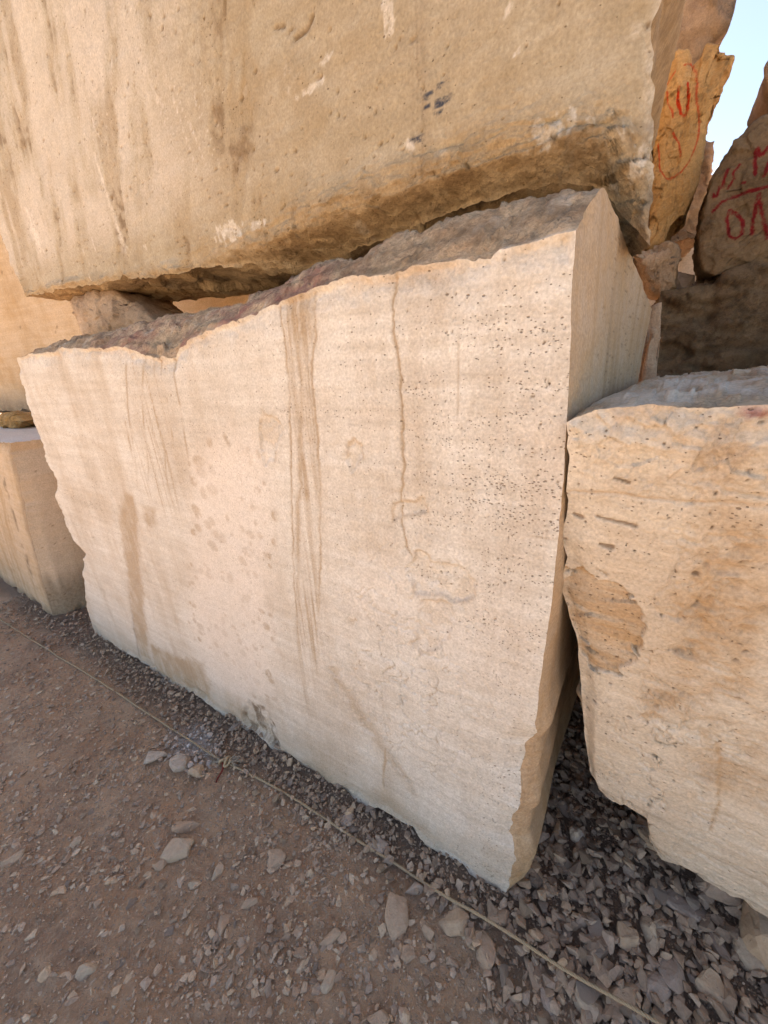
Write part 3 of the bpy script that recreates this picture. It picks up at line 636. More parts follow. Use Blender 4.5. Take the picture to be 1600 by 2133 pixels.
# ================================================================ UPPER BLOCK
def build_upper():
    FB = [(-2.99, 0.30, 2.075), (-2.4, 0.30, 2.05), (-1.72, 0.30, 1.995), (-1.32, 0.31, 1.975), (-1.06, 0.37, 1.945), (-0.9, 0.45, 1.935), (-0.70, 0.43, 1.95), (-0.51, 0.41, 1.96), (-0.37, 0.385, 1.972), (-0.18, 0.37, 1.97), (-0.07, 0.36, 1.955), (0.0, 0.36, 1.925), (0.04, 0.35, 1.87), (0.095, 0.32, 1.805)]
    KN = [(-3.0, 2.10), (-2.0, 2.03), (-1.32, 2.0), (-1.06, 1.99), (-0.875, 1.995), (-0.716, 2.02), (-0.581, 2.025), (-0.434, 2.025), (-0.344, 2.02), (-0.262, 2.02), (-0.155, 2.01), (-0.06, 2.0), (0.024, 1.99), (0.1, 1.975)]
    zb = lambda s: np.interp(s, [p[0] for p in FB], [p[2] for p in FB]); nb = lambda s: np.interp(s, [p[0] for p in FB], [p[1] for p in FB])
    def front(P, fade, nrm, dist):
        s, z = P[:, 0].copy(), P[:, 2].copy()
        zk = ip(KN, s)+0.02*fbm(P, 6, 3, 0.55, 200); b = zb(s)
        f = np.clip((zk-z)/np.maximum(zk-b, 0.02), 0, 1)
        nbs = nb(s)
        tgt = 0.30+(nbs-0.30)*f**1.9; P[:, 1] = tgt+(P[:, 1]-tgt)*np.exp(-(dist/0.035)**2)
        lower = smooth(0.17, 0.0, z-b+0.05*fbm(P, 5, 3, 0.5, 201))*smooth(-1.5, -0.9, s)
        lower = np.maximum(lower, smooth(0.05, 0.0, z-b)*0.6)
        # undulating scarred face
        rel = 0.008*fbm(P, 3.5, 5, 0.5, 202)+0.0022*fbm(P, 20, 4, 0.6, 203)+0.001*fbm(P, 70, 2, 0.6, 204)
        led = ridged(P, 7, 5, 0.55, 205, (0.5, 1, 2.4))
        rel = rel+lower*(0.018*led+0.015*fbm(P, 9, 4, 0.55, 206, (0.6, 1, 1.6))+0.012*ridged(P, 30, 4, 0.65, 207, (0.7, 1, 1.4)))
        q_ = (z-0.10*s+0.05*fbm(P, 5, 4, 0.55, 228)+0.012*fbm(P, 26, 3, 0.6, 229))*16; saw = q_-np.floor(q_)
        rel = rel+lower*0.014*(saw**1.5-0.4)*smooth(-0.3, 0.2, fbm(P, 4, 3, 0.5, 227))
        lm = lower > 0.02; fc = np.zeros(len(s)); fc[lm] = 0.026*facet(P[lm], 8, 246, (0.6, 1, 1.5))+0.018*facet(P[lm], 22, 247, (0.7, 1, 1.3)); rel = rel+lower*fc
        gr = np.stack([s*9-z*2.6, 0*s, z*3.0+s*0.8], 1)
        grain = fbm(gr, 1.0, 5, 0.6, 208)
        bl = smooth(0.12, 0.5, fbm(P, 4, 4, 0.6, 209)+0.5*grain)
        scar = smooth(0.14, 0.34, grain)*smooth(-0.5, -1.0, s)*smooth(-0.2, 0.2, fbm(P, 3.2, 3, 0.5, 225)+0.1)
        rel -= 0.004*scar
        dens = 0.06+0.22*smooth(0.0, 0.4, grain)*smooth(-0.3, -0.8, s)
        pm = pits(s-0.25*z, z, 0.018, 210, dens, 0.0012, 0.0042, 0.75, 2.2)
        pm = np.maximum(pm, pits(s-0.25*z, z, 0.06, 214, np.full(len(s), 0.12), 0.003, 0.007, 0.6, 2.4)*smooth(-0.2, -0.6, s))
        for L, w in (([(-0.769, 2.402), (-0.727, 2.405), (-0.705, 2.42)], 0.006), ([(-0.836, 2.446), (-0.802, 2.438)], 0.004), ([(-0.79, 2.42), (-0.775, 2.425)], 0.003)):
            d, r = dpoly(s, z, L); pm = np.maximum(pm, smooth(1.2, 0.6, d/w)*1.0)
        rel -= 0.006*pm
        P[:, 1] -= rel*smooth(0, 0.02, dist)
        at = {'pit': pm, 'rough': np.clip(lower*1.0, 0, 1), 'pore': np.clip(dens*0.6, 0, 0.3)}
        pale = smooth(-0.7, -1.6, s+0.35*fbm(P, 2.5, 4, 0.5, 215))*smooth(2.05, 2.3, z)*(0.35+0.65*smooth(-0.3, 0.3, -grain))
        at['lav'] = np.clip(pale*0.55, 0, 1)
        at['stain'] = np.clip(0.6*bl+0.5*smooth(0.05, 0.3, grain)*smooth(-0.4, -0.9, s)+0.45*smooth(-0.9, -0.4, s)*smooth(-0.2, 0.3, fbm(P, 2.4, 3, 0.5, 216)), 0, 1)
        at['dirt_shade'] = np.clip(0.75*scar*smooth(0.0, 0.35, fbm(P, 18, 3, 0.6, 217))+0.4*smooth(2.12, 2.0, z)*smooth(0.2, 0.5, fbm(P, 14, 4, 0.65, 218))
                             +0.4*np.exp(-((s+0.415+0.02*(z-2.2))/0.02)**2)*smooth(0.4, 0.6, 0.5+0.5*fbm(P, 20, 3, 0.6, 219, (3, 1, 0.1))), 0, 1)
        wh = np.zeros(len(s)); wob = 0.012*fbm(P, 25, 3, 0.6, 220)
        d, r = dpoly(s+wob*0.5, z, [(-1.869, 2.449), (-1.852, 2.352), (-1.842, 2.237), (-1.833, 2.151), (-1.822, 2.114)])
        wh = np.maximum(wh, np.exp(-(d/(0.004+0.016*r))**2)*0.9)
        for cx, cz, rx, rz in ((-0.49, 2.345, 0.016, 0.035), (-0.67, 2.333, 0.035, 0.008), (-0.214, 2.245, 0.012, 0.02), (-0.10, 2.03, 0.05, 0.022), (-0.44, 2.097, 0.012, 0.018),
                               (-1.15, 2.05, 0.07, 0.03), (-1.0, 2.045, 0.05, 0.012), (-0.194, 2.177, 0.006, 0.01), (0.06, 1.945, 0.014, 0.03), (-0.73, 2.29, 0.05, 0.012), (-2.62, 2.33, 0.05, 0.09), (-0.14, 2.06, 0.02, 0.008)):
            q = np.hypot((s-cx+wob)/rx, (z-cz+wob)/rz)
            wh = np.maximum(wh, smooth(1.0, 0.55, q+1.3*fbm(P, 38, 3, 0.65, 221, (1.8, 1, 0.8)))*0.85)
        # loose hair scratches
        sc1 = np.abs(fbm(np.stack([s*30+z*9, 0*s, z*2.2], 1), 1, 2, 0.5, 222)); wh = np.maximum(wh, smooth(0.03, 0.0, sc1)*smooth(0.12, 0.4, fbm(P, 3, 3, 0.5, 223))*0.7)
        fl = smooth(0.35, 0.6, fbm(P, 9, 5, 0.7, 226)); wh = np.maximum(wh, fl*0.55*smooth(-1.3, -0.8, s))
        edge = smooth(0.03, 0.0, np.abs(s-np.interp(z, [1.8, 2.16, 4], [0.097, 0.05, 0.05]))+0.02*fbm(P, 16, 3, 0.6, 224)); wh = np.maximum(wh, edge*0.6)
        at['white'] = wh
        # worn blue-black stencil marks: short dashes
        ink = np.zeros(len(s))
        for x, zz, w in ((-0.352, 2.186, 0.016), (-0.358, 2.179, 0.012), (-0.391, 2.176, 0.013), (-0.394, 2.17, 0.008), (-0.35, 2.168, 0.008), (-0.352, 2.160, 0.02), (-0.358, 2.154, 0.016), (-0.395, 2.154, 0.009), (-0.363, 2.148, 0.012), (-0.364, 2.136, 0.011), (-0.347, 2.150, 0.012), (-0.42, 2.107, 0.02), (-0.415, 2.101, 0.012)):
            ink = np.maximum(ink, smooth(1.2, 0.7, np.maximum(np.abs(s-x+0.3*wob)/w, np.abs(z-zz+0.15*wob)/0.0035)))
        at['ink'] = ink
        return P, at
    def right(P, fade, nrm, dist):
        z = P[:, 2].copy()
        P[:, 0] += fade*(0.008*fbm(P, 5, 4, 0.5, 230)+0.004*ridged(P, 16, 4, 0.6, 231)+0.012*facet(P, 9, 248)-0.008)+0.05*smooth(2.20, 2.34, z)*smooth(0.0, 0.16, P[:, 1]-0.3)*smooth(0, 0.02, dist)
        return P, {'stain': np.full(len(P), 0.3), 'rough': 0.8*np.ones(len(P))}
    cor = {'flb': FB[0], 'frb': FB[-1], 'flt': (-3.05, 0.30, 3.7), 'frt': (0.05, 0.30, 3.7),
           'blb': (-2.85, 0.85, 2.05), 'brb': (0.0, 1.4, 1.95), 'blt': (-2.95, 0.85, 3.65), 'brt': (-0.02, 1.4, 3.7)}
    ed = {'fb': FB, 'fl': [FB[0], (-3.03, 0.3, 2.221), (-3.05, 0.3, 2.409), (-3.05, 0.3, 3.7)], 'fr': [FB[-1], (0.084, 0.3, 1.89), (0.067, 0.3, 2.0), (0.051, 0.3, 2.11), (0.05, 0.3, 2.3), (0.05, 0.3, 3.7)],
          'bb': [(-2.85, 0.85, 2.05), (-1.9, 0.75, 1.99), (-1.3, 0.85, 1.96), (-0.7, 1.1, 1.95), (0.0, 1.4, 1.95)]}
    wz = lambda t: (lambda q: q/q[-1])(np.cumsum(np.r_[0, np.linspace(0.45, 1.9, len(t)-1)]))
    wx = lambda t: (lambda q: q/q[-1])(np.cumsum(np.r_[0, np.linspace(1.5, 0.6, len(t)-1)]))
    o = hexblock('travertine_block', M_UPPER, cor, (450, 46, 310), ed,
                 rag={'fb': (0.022, 0.02), 'fl': (0.02, 0.02), 'fr': (0.010, 0.022), '*': (0.015, 0.02)},
                 hooks={'front': front, 'right': right, 'bottom': rough_hook(0.022, 3.5, 240, fine=0.006), 'left': rough_hook(0.03, 4, 242), 'top': rough_hook(0.03, 3, 243), 'back': rough_hook(0.03, 3, 244)},
                 warps={0: wx, 2: wz}, coarse={'back': 12, 'top': 6, 'left': 3}, seed=23, fall=0.06)
    tag(o, 'huge weathered tan block resting on top, filling the upper picture, with white scratches', 'stone block')
build_upper()

# ================================================================ RIGHT BLOCK
def rn(z): return -0.015+0.235*(1.48-z)/1.2
def build_right():
    RL = [(0.022, 1.495), (0.026, 1.474), (0.026, 1.452), (0.032, 1.434), (0.034, 1.397), (0.034, 1.367), (0.039, 1.348), (0.039, 1.31), (0.034, 1.282), (0.037, 1.248), (0.049, 1.214), (0.047, 1.176), (0.042, 1.134), (0.059, 1.084), (0.07, 1.044), (0.09, 0.983), (0.109, 0.882), (0.12, 0.795), (0.148, 0.622), (0.174, 0.482)]
    RB = [(0.174, 0.482), (0.211, 0.395), (0.264, 0.366), (0.332, 0.35), (0.351, 0.271), (0.396, 0.182), (0.456, 0.198), (0.533, 0.191), (0.575, 0.187), (0.64, 0.162), (1.1, 0.08), (1.9, 0.08)]
    RT = [(0.022, 1.495), (0.036, 1.505), (0.071, 1.514), (0.134, 1.524), (0.193, 1.522), (0.268, 1.531), (0.6, 1.55), (1.2, 1.5), (1.9, 1.5)]
    RS = [(0.0, 1.49), (0.038, 1.505), (0.064, 1.511), (0.137, 1.527), (0.21, 1.535), (0.258, 1.538), (0.308, 1.545), (0.7, 1.56), (1.9, 1.56)]
    dark = [(0.042, 1.141), (0.06, 1.18), (0.097, 1.205), (0.136, 1.196), (0.194, 1.135), (0.207, 1.045), (0.202, 0.983), (0.182, 0.932), (0.134, 0.931), (0.094, 0.977)]
    def ztop(s, n):
        s = np.asarray(s, float); a, b = ip(RT, s), ip(RS, s)
        return a+(b-a)*smooth(-0.02, 0.2, n)-0.03*np.clip(n-0.4, 0, None)
    def front(P, fade, nrm, dist):
        s, z = P[:, 0].copy(), P[:, 2].copy(); wob = 0.006*fbm(P, 18, 3, 0.5, 300)
        tilt = z+0.06*s
        B = np.stack([s, 0*s, tilt], 1)
        bed = fbm(B, 6, 5, 0.55, 301, (0.5, 1, 4.5))
        rel = 0.006*fbm(P, 5, 5, 0.5, 302)+0.0022*fbm(P, 30, 4, 0.6, 303)+0.0025*bed
        # crumbly crust near the top and the vein running down to the left
        up = smooth(1.33, 1.50, z+0.06*fbm(P, 5, 4, 0.55, 304))
        rel += up*(0.006*ridged(P, 26, 4, 0.6, 305)+0.008*facet(P, 30, 347)+0.012*fbm(P, 8, 4, 0.55, 306))
        P0 = [(0.36, 1.42), (0.311, 1.373), (0.299, 1.336), (0.283, 1.256), (0.284, 1.067), (0.277, 0.945), (0.263, 0.833)]
        P1 = [(0.40, 1.25), (0.359, 1.196), (0.356, 1.114), (0.353, 1.019), (0.359, 0.866), (0.394, 0.784), (0.419, 0.641)]
        vein = np.zeros(len(s))
        for L, w in ((P0, 0.035), (P1, 0.05)):
            d, r = dpoly(s+5*wob, z+5*wob, L); vein = np.maximum(vein, np.exp(-(d/w)**2))
        vein *= smooth(-0.25, 0.3, fbm(P, 10, 4, 0.6, 307))
        rel -= vein*0.018*np.abs(fbm(P, 22, 4, 0.6, 308))*2; rel += 0.006*smooth(0.0, 0.08, np.abs(fbm(P, 11, 4, 0.6, 309)))*smooth(0.12, 0.3, s)
        q = inpoly(s+2*wob+0.010*fbm(P, 45, 3, 0.6, 335), z+2*wob+0.010*fbm(P, 45, 3, 0.6, 336), dark)+0.022*facet(P, 24, 338); dk = smooth(-0.003, 0.004, q); rel -= 0.012*dk+dk*0.010*facet(P, 22, 346, (0.5, 1, 1.6))
        dens = 0.10+0.4*smooth(0.0, 0.4, bed)*smooth(0.42, 0.2, s)+0.25*dk
        pm = pits(s, tilt, 0.012, 310, dens, 0.0009, 0.0036, 2.4, 2.0)
        pm = np.maximum(pm, pits(s, tilt, 0.04, 314, dens*0.35, 0.003, 0.007, 2.8, 2.0))
        for L, w in (([(0.107, 1.405), (0.129, 1.399)], 0.0035), ([(0.051, 1.318), (0.065, 1.315)], 0.005), ([(0.091, 1.325), (0.122, 1.322), (0.151, 1.318)], 0.0038), ([(0.104, 1.268), (0.122, 1.266)], 0.006)):
            d, r = dpoly(s, z, L); pm = np.maximum(pm, smooth(1.3, 0.6, d/(w*(0.6+0.4*r))))
        crk, _ = dpoly(s, z+0.6*wob, [(0.038, 1.366), (0.096, 1.376), (0.147, 1.375), (0.212, 1.376), (0.253, 1.384), (0.36, 1.386)])
        crk2, _ = dpoly(s+0.8*wob, z, [(0.376, 0.826), (0.407, 0.716), (0.429, 0.605), (0.441, 0.494)])
        cm_ = np.maximum(np.exp(-(crk/0.0022)**2), np.exp(-(crk2/0.0025)**2)); rel -= 0.004*cm_
        rel -= 0.005*pm
        low = smooth(0.12, 0.0, dist)*smooth(0.8, 0.4, z); rel += -0.012*low*(0.5+fbm(P, 10, 4, 0.5, 320))+low*0.014*facet(P, 15, 348)
        P[:, 1] -= rel*smooth(0, 0.015, dist)+0.02*smooth(0, 0.075, dist+0.02*fbm(P, 9, 3, 0.6, 337)*smooth(0, 0.03, dist))
        at = {'pit': pm, 'pore': np.clip(dens*0.8, 0, 0.55), 'stain': np.clip(0.62*vein+dk*(0.45+0.45*smooth(-0.25, 0.3, fbm(B, 14, 4, 0.65, 328, (0.5, 1, 4))))+cm_*0.8+0.25*smooth(0.1, 0.5, fbm(P, 4, 4, 0.55, 321)), 0, 1),
              'warm': np.clip(0.38*vein*smooth(0, 0.35, fbm(P, 16, 3, 0.6, 322))+0.35*dk*smooth(-0.1, 0.35, fbm(B, 10, 4, 0.6, 329, (0.5, 1, 3))), 0, 1),
              'rough': np.clip(0.45*up*smooth(-0.1, 0.4, fbm(P, 9, 4, 0.6, 323)), 0, 1)}
        wh = smooth(0.03, 0.0, s-np.interp(z, [p[1] for p in RL[::-1]], [p[0] for p in RL[::-1]])+0.02*fbm(P, 20, 3, 0.6, 324))*smooth(1.33, 1.42, z)*0.8
        at['white'] = np.maximum(wh, 0.45*up*smooth(0.2, 0.5, fbm(P, 14, 4, 0.6, 325)))
        d, r = dpoly(s+2*wob, z+2*wob, [(0.25, 1.515), (0.29, 1.515)]); at['paint'] = np.exp(-(d/0.012)**2)*smooth(-0.1, 0.2, fbm(P, 40, 3, 0.6, 326))*0.7
        at['dirt_shade'] = 0.35*smooth(0.3, 0.55, fbm(B, 9, 4, 0.6, 327, (0.4, 1, 5)))*smooth(0.9, 0.5, z)
        return P, at
    def top(P, fade, nrm, dist):
        zt = ztop(P[:, 0], P[:, 1]); P[:, 2] = zt+(P[:, 2]-zt)*np.exp(-(dist/0.03)**2)+smooth(0, 0.05, dist)*(0.010*fbm(P, 7, 5, 0.55, 330)+0.005*ridged(P, 24, 4, 0.55, 331)+0.014*facet(P, 14, 344)+0.006*facet(P, 38, 345))
        return P, {'rough': 0.8*smooth(-0.2, 0.2, fbm(P, 8, 4, 0.6, 332)), 'warm': 0.55*smooth(0.4, -0.2, fbm(P, 12, 3, 0.6, 333))}
    f3 = lambda tab: [(a, rn(b), b) for a, b in tab]
    cor = {'flb': f3(RB)[0], 'frb': f3(RB)[-1], 'flt': f3(RT)[0], 'frt': f3(RT)[-1],
           'blb': (0.30, 1.2, 0.3), 'brb': (1.95, 1.25, 0.02)}
    cor['blt'] = (0.19, 1.15, float(ztop(0.19, 1.15))); cor['brt'] = (1.95, 1.2, float(ztop(1.95, 1.2)))
    lt = [(0.022+0.15*(n+0.018), n, float(ztop(0.022+0.15*(n+0.018), n))) for n in np.linspace(rn(1.478), 1.15, 30)]
    wx = lambda t: (lambda q: q/q[-1])(np.cumsum(np.r_[0, 0.32+2.4*smooth(0.45, 0.75, np.linspace(0, 1, len(t)-1))]))
    o = hexblock('travertine_block', M_RIGHT, cor, (250, 46, 390), {'fb': f3(RB), 'ft': f3(RT), 'fl': f3(RL[::-1]), 'lt': lt},
                 rag={'fl': (0.004, 0.0), 'fb': (0.014, 0.014), 'ft': (0.012, 0.006), '*': (0.01, 0.01)},
                 hooks={'front': front, 'top': top, 'left': rough_hook(0.015, 6, 340, rough=0.4), 'bottom': rough_hook(0.04, 5, 341), 'right': rough_hook(0.03, 4, 342)},
                 warps={0: wx}, coarse={'back': 12, 'right': 6, 'bottom': 3}, seed=37, fall=0.04)
    tag(o, 'warm beige travertine block with brown patch and ochre veins at the right edge', 'stone block')
build_right()

# ================================================================ LEFT ROW
def build_left():
    def front(P, fade, nrm, dist):
        s, z = P[:, 0].copy(), P[:, 2].copy()
        st = smooth(0.5, 0.72, 0.5+0.5*fbm(P, 8, 4, 0.6, 400, (2.5, 1, 0.15)))
        P[:, 1] -= fade*(0.015*fbm(P, 4, 4, 0.5, 401)+0.003*ridged(P, 25, 3, 0.6, 402))
        d, r = dpoly(s+0.02*fbm(P, 9, 3, 0.5, 403), z, [(-3.75, 1.0), (-3.72, 0.6), (-3.68, 0.1)])
        return P, {'stain': np.clip(0.6*st, 0, 1), 'dirt_shade': np.clip(np.exp(-(d/0.04)**2)*0.8*smooth(-0.2, 0.3, fbm(P, 12, 3, 0.6, 404)), 0, 1), 'rough': 0.7*smooth(0.10, 0.0, dist)}
    def side(P, fade, nrm, dist):
        n, z = P[:, 1].copy(), P[:, 2].copy()
        P[:, 0] += fade*(0.008*fbm(P, 4, 4, 0.5, 410)+0.002*fbm(P, 30, 3, 0.6, 411))
        pm = pits(n, z, 0.02, 412, 0.35*smooth(-0.1, 0.3, fbm(P, 6, 3, 0.5, 413, (1, 0.5, 3))), 0.0015, 0.005, 2.0, 2.0)
        foot = smooth(0.32, 0.08, z+0.1*fbm(P, 12, 4, 0.6, 415, (1, 3, 0.4)))
        return P, {'pit': pm, 'dirt_shade': 0.7*foot, 'lav': 0.25*np.ones(len(P)), 'stain': 0.3*np.ones(len(P))}
    def top(P, fade, nrm, dist):
        P[:, 2] += fade*0.006*fbm(P, 5, 4, 0.5, 420)
        return P, {'lav': 0.8*np.ones(len(P)), 'white': 0.2*np.ones(len(P))}
    cor = {'flb': (-6.3, -0.02, -0.2), 'frb': (-3.50, -0.05, -0.12), 'flt': (-6.3, 0.1, 1.23), 'frt': (-3.36, 0.075, 1.235),
           'blb': (-6.3, 1.3, -0.2), 'brb': (-3.25, 1.3, -0.1), 'blt': (-6.3, 1.3, 1.23), 'brt': (-3.25, 1.3, 1.24)}
    fr = [(-3.50, -0.05, -0.12), (-3.46, -0.03, 0.2), (-3.41, 0.0, 0.6), (-3.37, 0.05, 1.0), (-3.40, 0.06, 1.17), (-3.36, 0.075, 1.235)]
    rb = [(-3.50, -0.05, -0.12), (-3.42, 0.02, -0.15), (-3.36, 0.14, -0.1), (-3.3, 0.5, -0.06), (-3.25, 1.3, -0.1)]
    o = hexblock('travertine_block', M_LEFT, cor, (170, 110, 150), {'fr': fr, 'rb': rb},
                 rag={'fr': (0.012, 0.015), 'fb': (0.03, 0.03), 'ft': (0.02, 0.02), 'rb': (0.03, 0.02), '*': (0.012, 0.012)},
                 hooks={'front': front, 'right': side, 'top': top}, coarse={'back': 12, 'left': 8, 'bottom': 4}, seed=51)
    tag(o, 'low block at the left edge with grey flat top and shaded mauve side', 'stone block')

    def pfront(P, fade, nrm, dist):
        s, z = P[:, 0].copy(), P[:, 2].copy()
        P[:, 1] -= fade*(0.014*fbm(P, 3, 4, 0.5, 430)+0.003*fbm(P, 22, 3, 0.6, 431))
        low = smooth(1.6, 1.36, z+0.06*fbm(P, 4, 3, 0.5, 432))
        pm = pits(s, z, 0.03, 433, np.full(len(s), 0.3)*smooth(0, 0.3, fbm(P, 3, 3, 0.5, 434, (0.5, 1, 3))+0.2), 0.002, 0.008, 2.2, 2.0)
        return P, {'pit': pm, 'stain': np.clip(0.5*smooth(0, 0.5, fbm(P, 3, 4, 0.6, 435)), 0, 1), 'rough': low*0.8, 'warm': 0.25*smooth(-0.2, 0.3, fbm(P, 4, 4, 0.6, 436))}
    cor = {'flb': (-6.6, 0.42, 1.33), 'frb': (-1.2, 1.42, 1.38), 'flt': (-6.6, 0.42, 3.0), 'frt': (-1.2, 1.42, 2.9),
           'blb': (-6.9, 1.9, 1.2), 'brb': (-1.2, 2.7, 1.2), 'blt': (-6.9, 1.9, 3.0), 'brt': (-1.2, 2.7, 2.9)}
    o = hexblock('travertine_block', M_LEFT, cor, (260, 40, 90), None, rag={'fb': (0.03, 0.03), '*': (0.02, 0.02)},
                 hooks={'front': pfront, 'bottom': rough_hook(0.04, 4, 440)}, coarse={'back': 10, 'top': 4, 'bottom': 2}, seed=53)
    tag(o, 'pale pitted block set back behind the left end, glimpsed under the huge block', 'stone block')
build_left()

# ================================================================ ROCKS WITH A FREE OUTLINE
def shard(name, mat, outline, n0, depth, rings=26, seg=120, bulge=0.04, amp=0.02, freq=7, seed=0, hook=None, taper=0.75, lean=0.0, drift=(0, 0), strat=0.0, axis=None, rough=0.9):
    """a broken rock: closed outline (s,z) seen from the front, real depth behind it"""
    O = np.array(outline, float); Q = np.vstack([O, O[:1]])
    L = np.r_[0, np.cumsum(np.hypot(*np.diff(Q, axis=0).T))]
    seg = max(seg, len(O)); t = np.unique(np.r_[np.linspace(0, L[-1], seg, endpoint=False), L[:-1]])
    B = np.stack([np.interp(t, L, Q[:, 0]), np.interp(t, L, Q[:, 1])], 1)
    if (np.roll(B[:, 0], -1)*B[:, 1]-B[:, 0]*np.roll(B[:, 1], -1)).sum() > 0: B = B[::-1]
    c = np.array([(O[:, 0].min()+O[:, 0].max())/2, (O[:, 1].min()+O[:, 1].max())/2]) if axis is None else np.array(axis)
    m = len(B); rows = []; size = np.ptp(O, axis=0).min()
    jag = 0.02*size*fbm(np.stack([B[:, 0], 0*B[:, 0], B[:, 1]], 1), 30/size*0.3, 4, 0.6, seed+1)
    dirv = (B-c); dirv /= np.linalg.norm(dirv, axis=1)[:, None]; B = B+dirv*jag[:, None]
    for k in range(rings+1):                      # front, from the middle out
        f = (k/rings)**0.8; b = c+(B-c)*max(f, 1e-3)
        y = n0-bulge*(1-f**3)+lean*(b[:, 1]-O[:, 1].min())
        rows.append(np.stack([b[:, 0], y, b[:, 1]], 1))
    nb_ = max(6, rings//2)
    for k in range(1, nb_+1):                     # flanks going back
        f = k/nb_; sc_ = 1+0.03*math.sin(f*3.0)-(1-taper)*f**1.5
        b = c+(B-c)*sc_+np.array(drift)*f
        rows.append(np.stack([b[:, 0], np.full(m, n0+depth*f)+lean*(b[:, 1]-O[:, 1].min()), b[:, 1]], 1))
    for f in (0.6, 0.2, 0.002):
        b = c+(B-c)*taper*f+np.array(drift); rows.append(np.stack([b[:, 0], np.full(m, n0+depth*1.03), b[:, 1]], 1))
    V = np.concatenate(rows); R_ = len(rows)
    i, j = np.meshgrid(np.arange(R_-1), np.arange(m), indexing='ij'); a = (i*m+j).ravel(); b2 = (i*m+(j+1) % m).ravel()
    F = np.stack([a, b2, b2+m, a+m], 1)
    G = V.reshape(R_, m, 3)
    n = np.cross(np.gradient(G, axis=0), np.roll(G, -1, 1)-np.roll(G, 1, 1)).reshape(-1, 3); n /= np.linalg.norm(n, axis=1)[:, None]+1e-9
    outward = V-np.array([c[0], n0+depth*0.5, c[1]]); sg = np.where((n*outward).sum(1) < 0, -1, 1)[:, None]; n = n*sg
    d = amp*fbm(V, freq, 5, 0.55, seed+2)+amp*0.45*ridged(V, freq*3.5, 4, 0.6, seed+3)
    d = d+amp*1.1*(np.abs(fbm(V, freq*0.8, 2, 0.4, seed+7))-0.2)*2+amp*0.35*ridged(V, freq*9, 3, 0.65, seed+8)
    d = d*0.55+amp*1.9*facet(V, freq*1.1, seed+11, (1, 1, 0.8))+amp*0.75*facet(V, freq*3.2, seed+12)
    if strat: d = d+strat*ridged(V, 8, 4, 0.55, seed+5, (0.5, 0.5, 2.5))
    V = V+n*d[:, None]
    at = {'rough': np.clip(rough*(0.6+0.8*fbm(V, freq, 4, 0.6, seed+4)), 0, 1)}
    if hook: hook(V, at)
    org = np.array([c[0], n0+depth*0.4, V[:, 2].min()])
    fl = F if False else F[:, ::-1]
    return link(name, mesh_from(name, V-org, fl, at), mat, loc=tuple(org))

def strokes(V, lines, w, seed):
    s, z = V[:, 0], V[:, 2]; wob = 0.004*fbm(V, 40, 3, 0.6, seed); m = np.zeros(len(V))
    for L in lines:
        d, r = dpoly(s+wob, z+wob, L); m = np.maximum(m, smooth(1.25, 0.75, d/(w*(0.85+0.3*fbm(V, 25, 2, 0.5, seed+1)))))
    return m

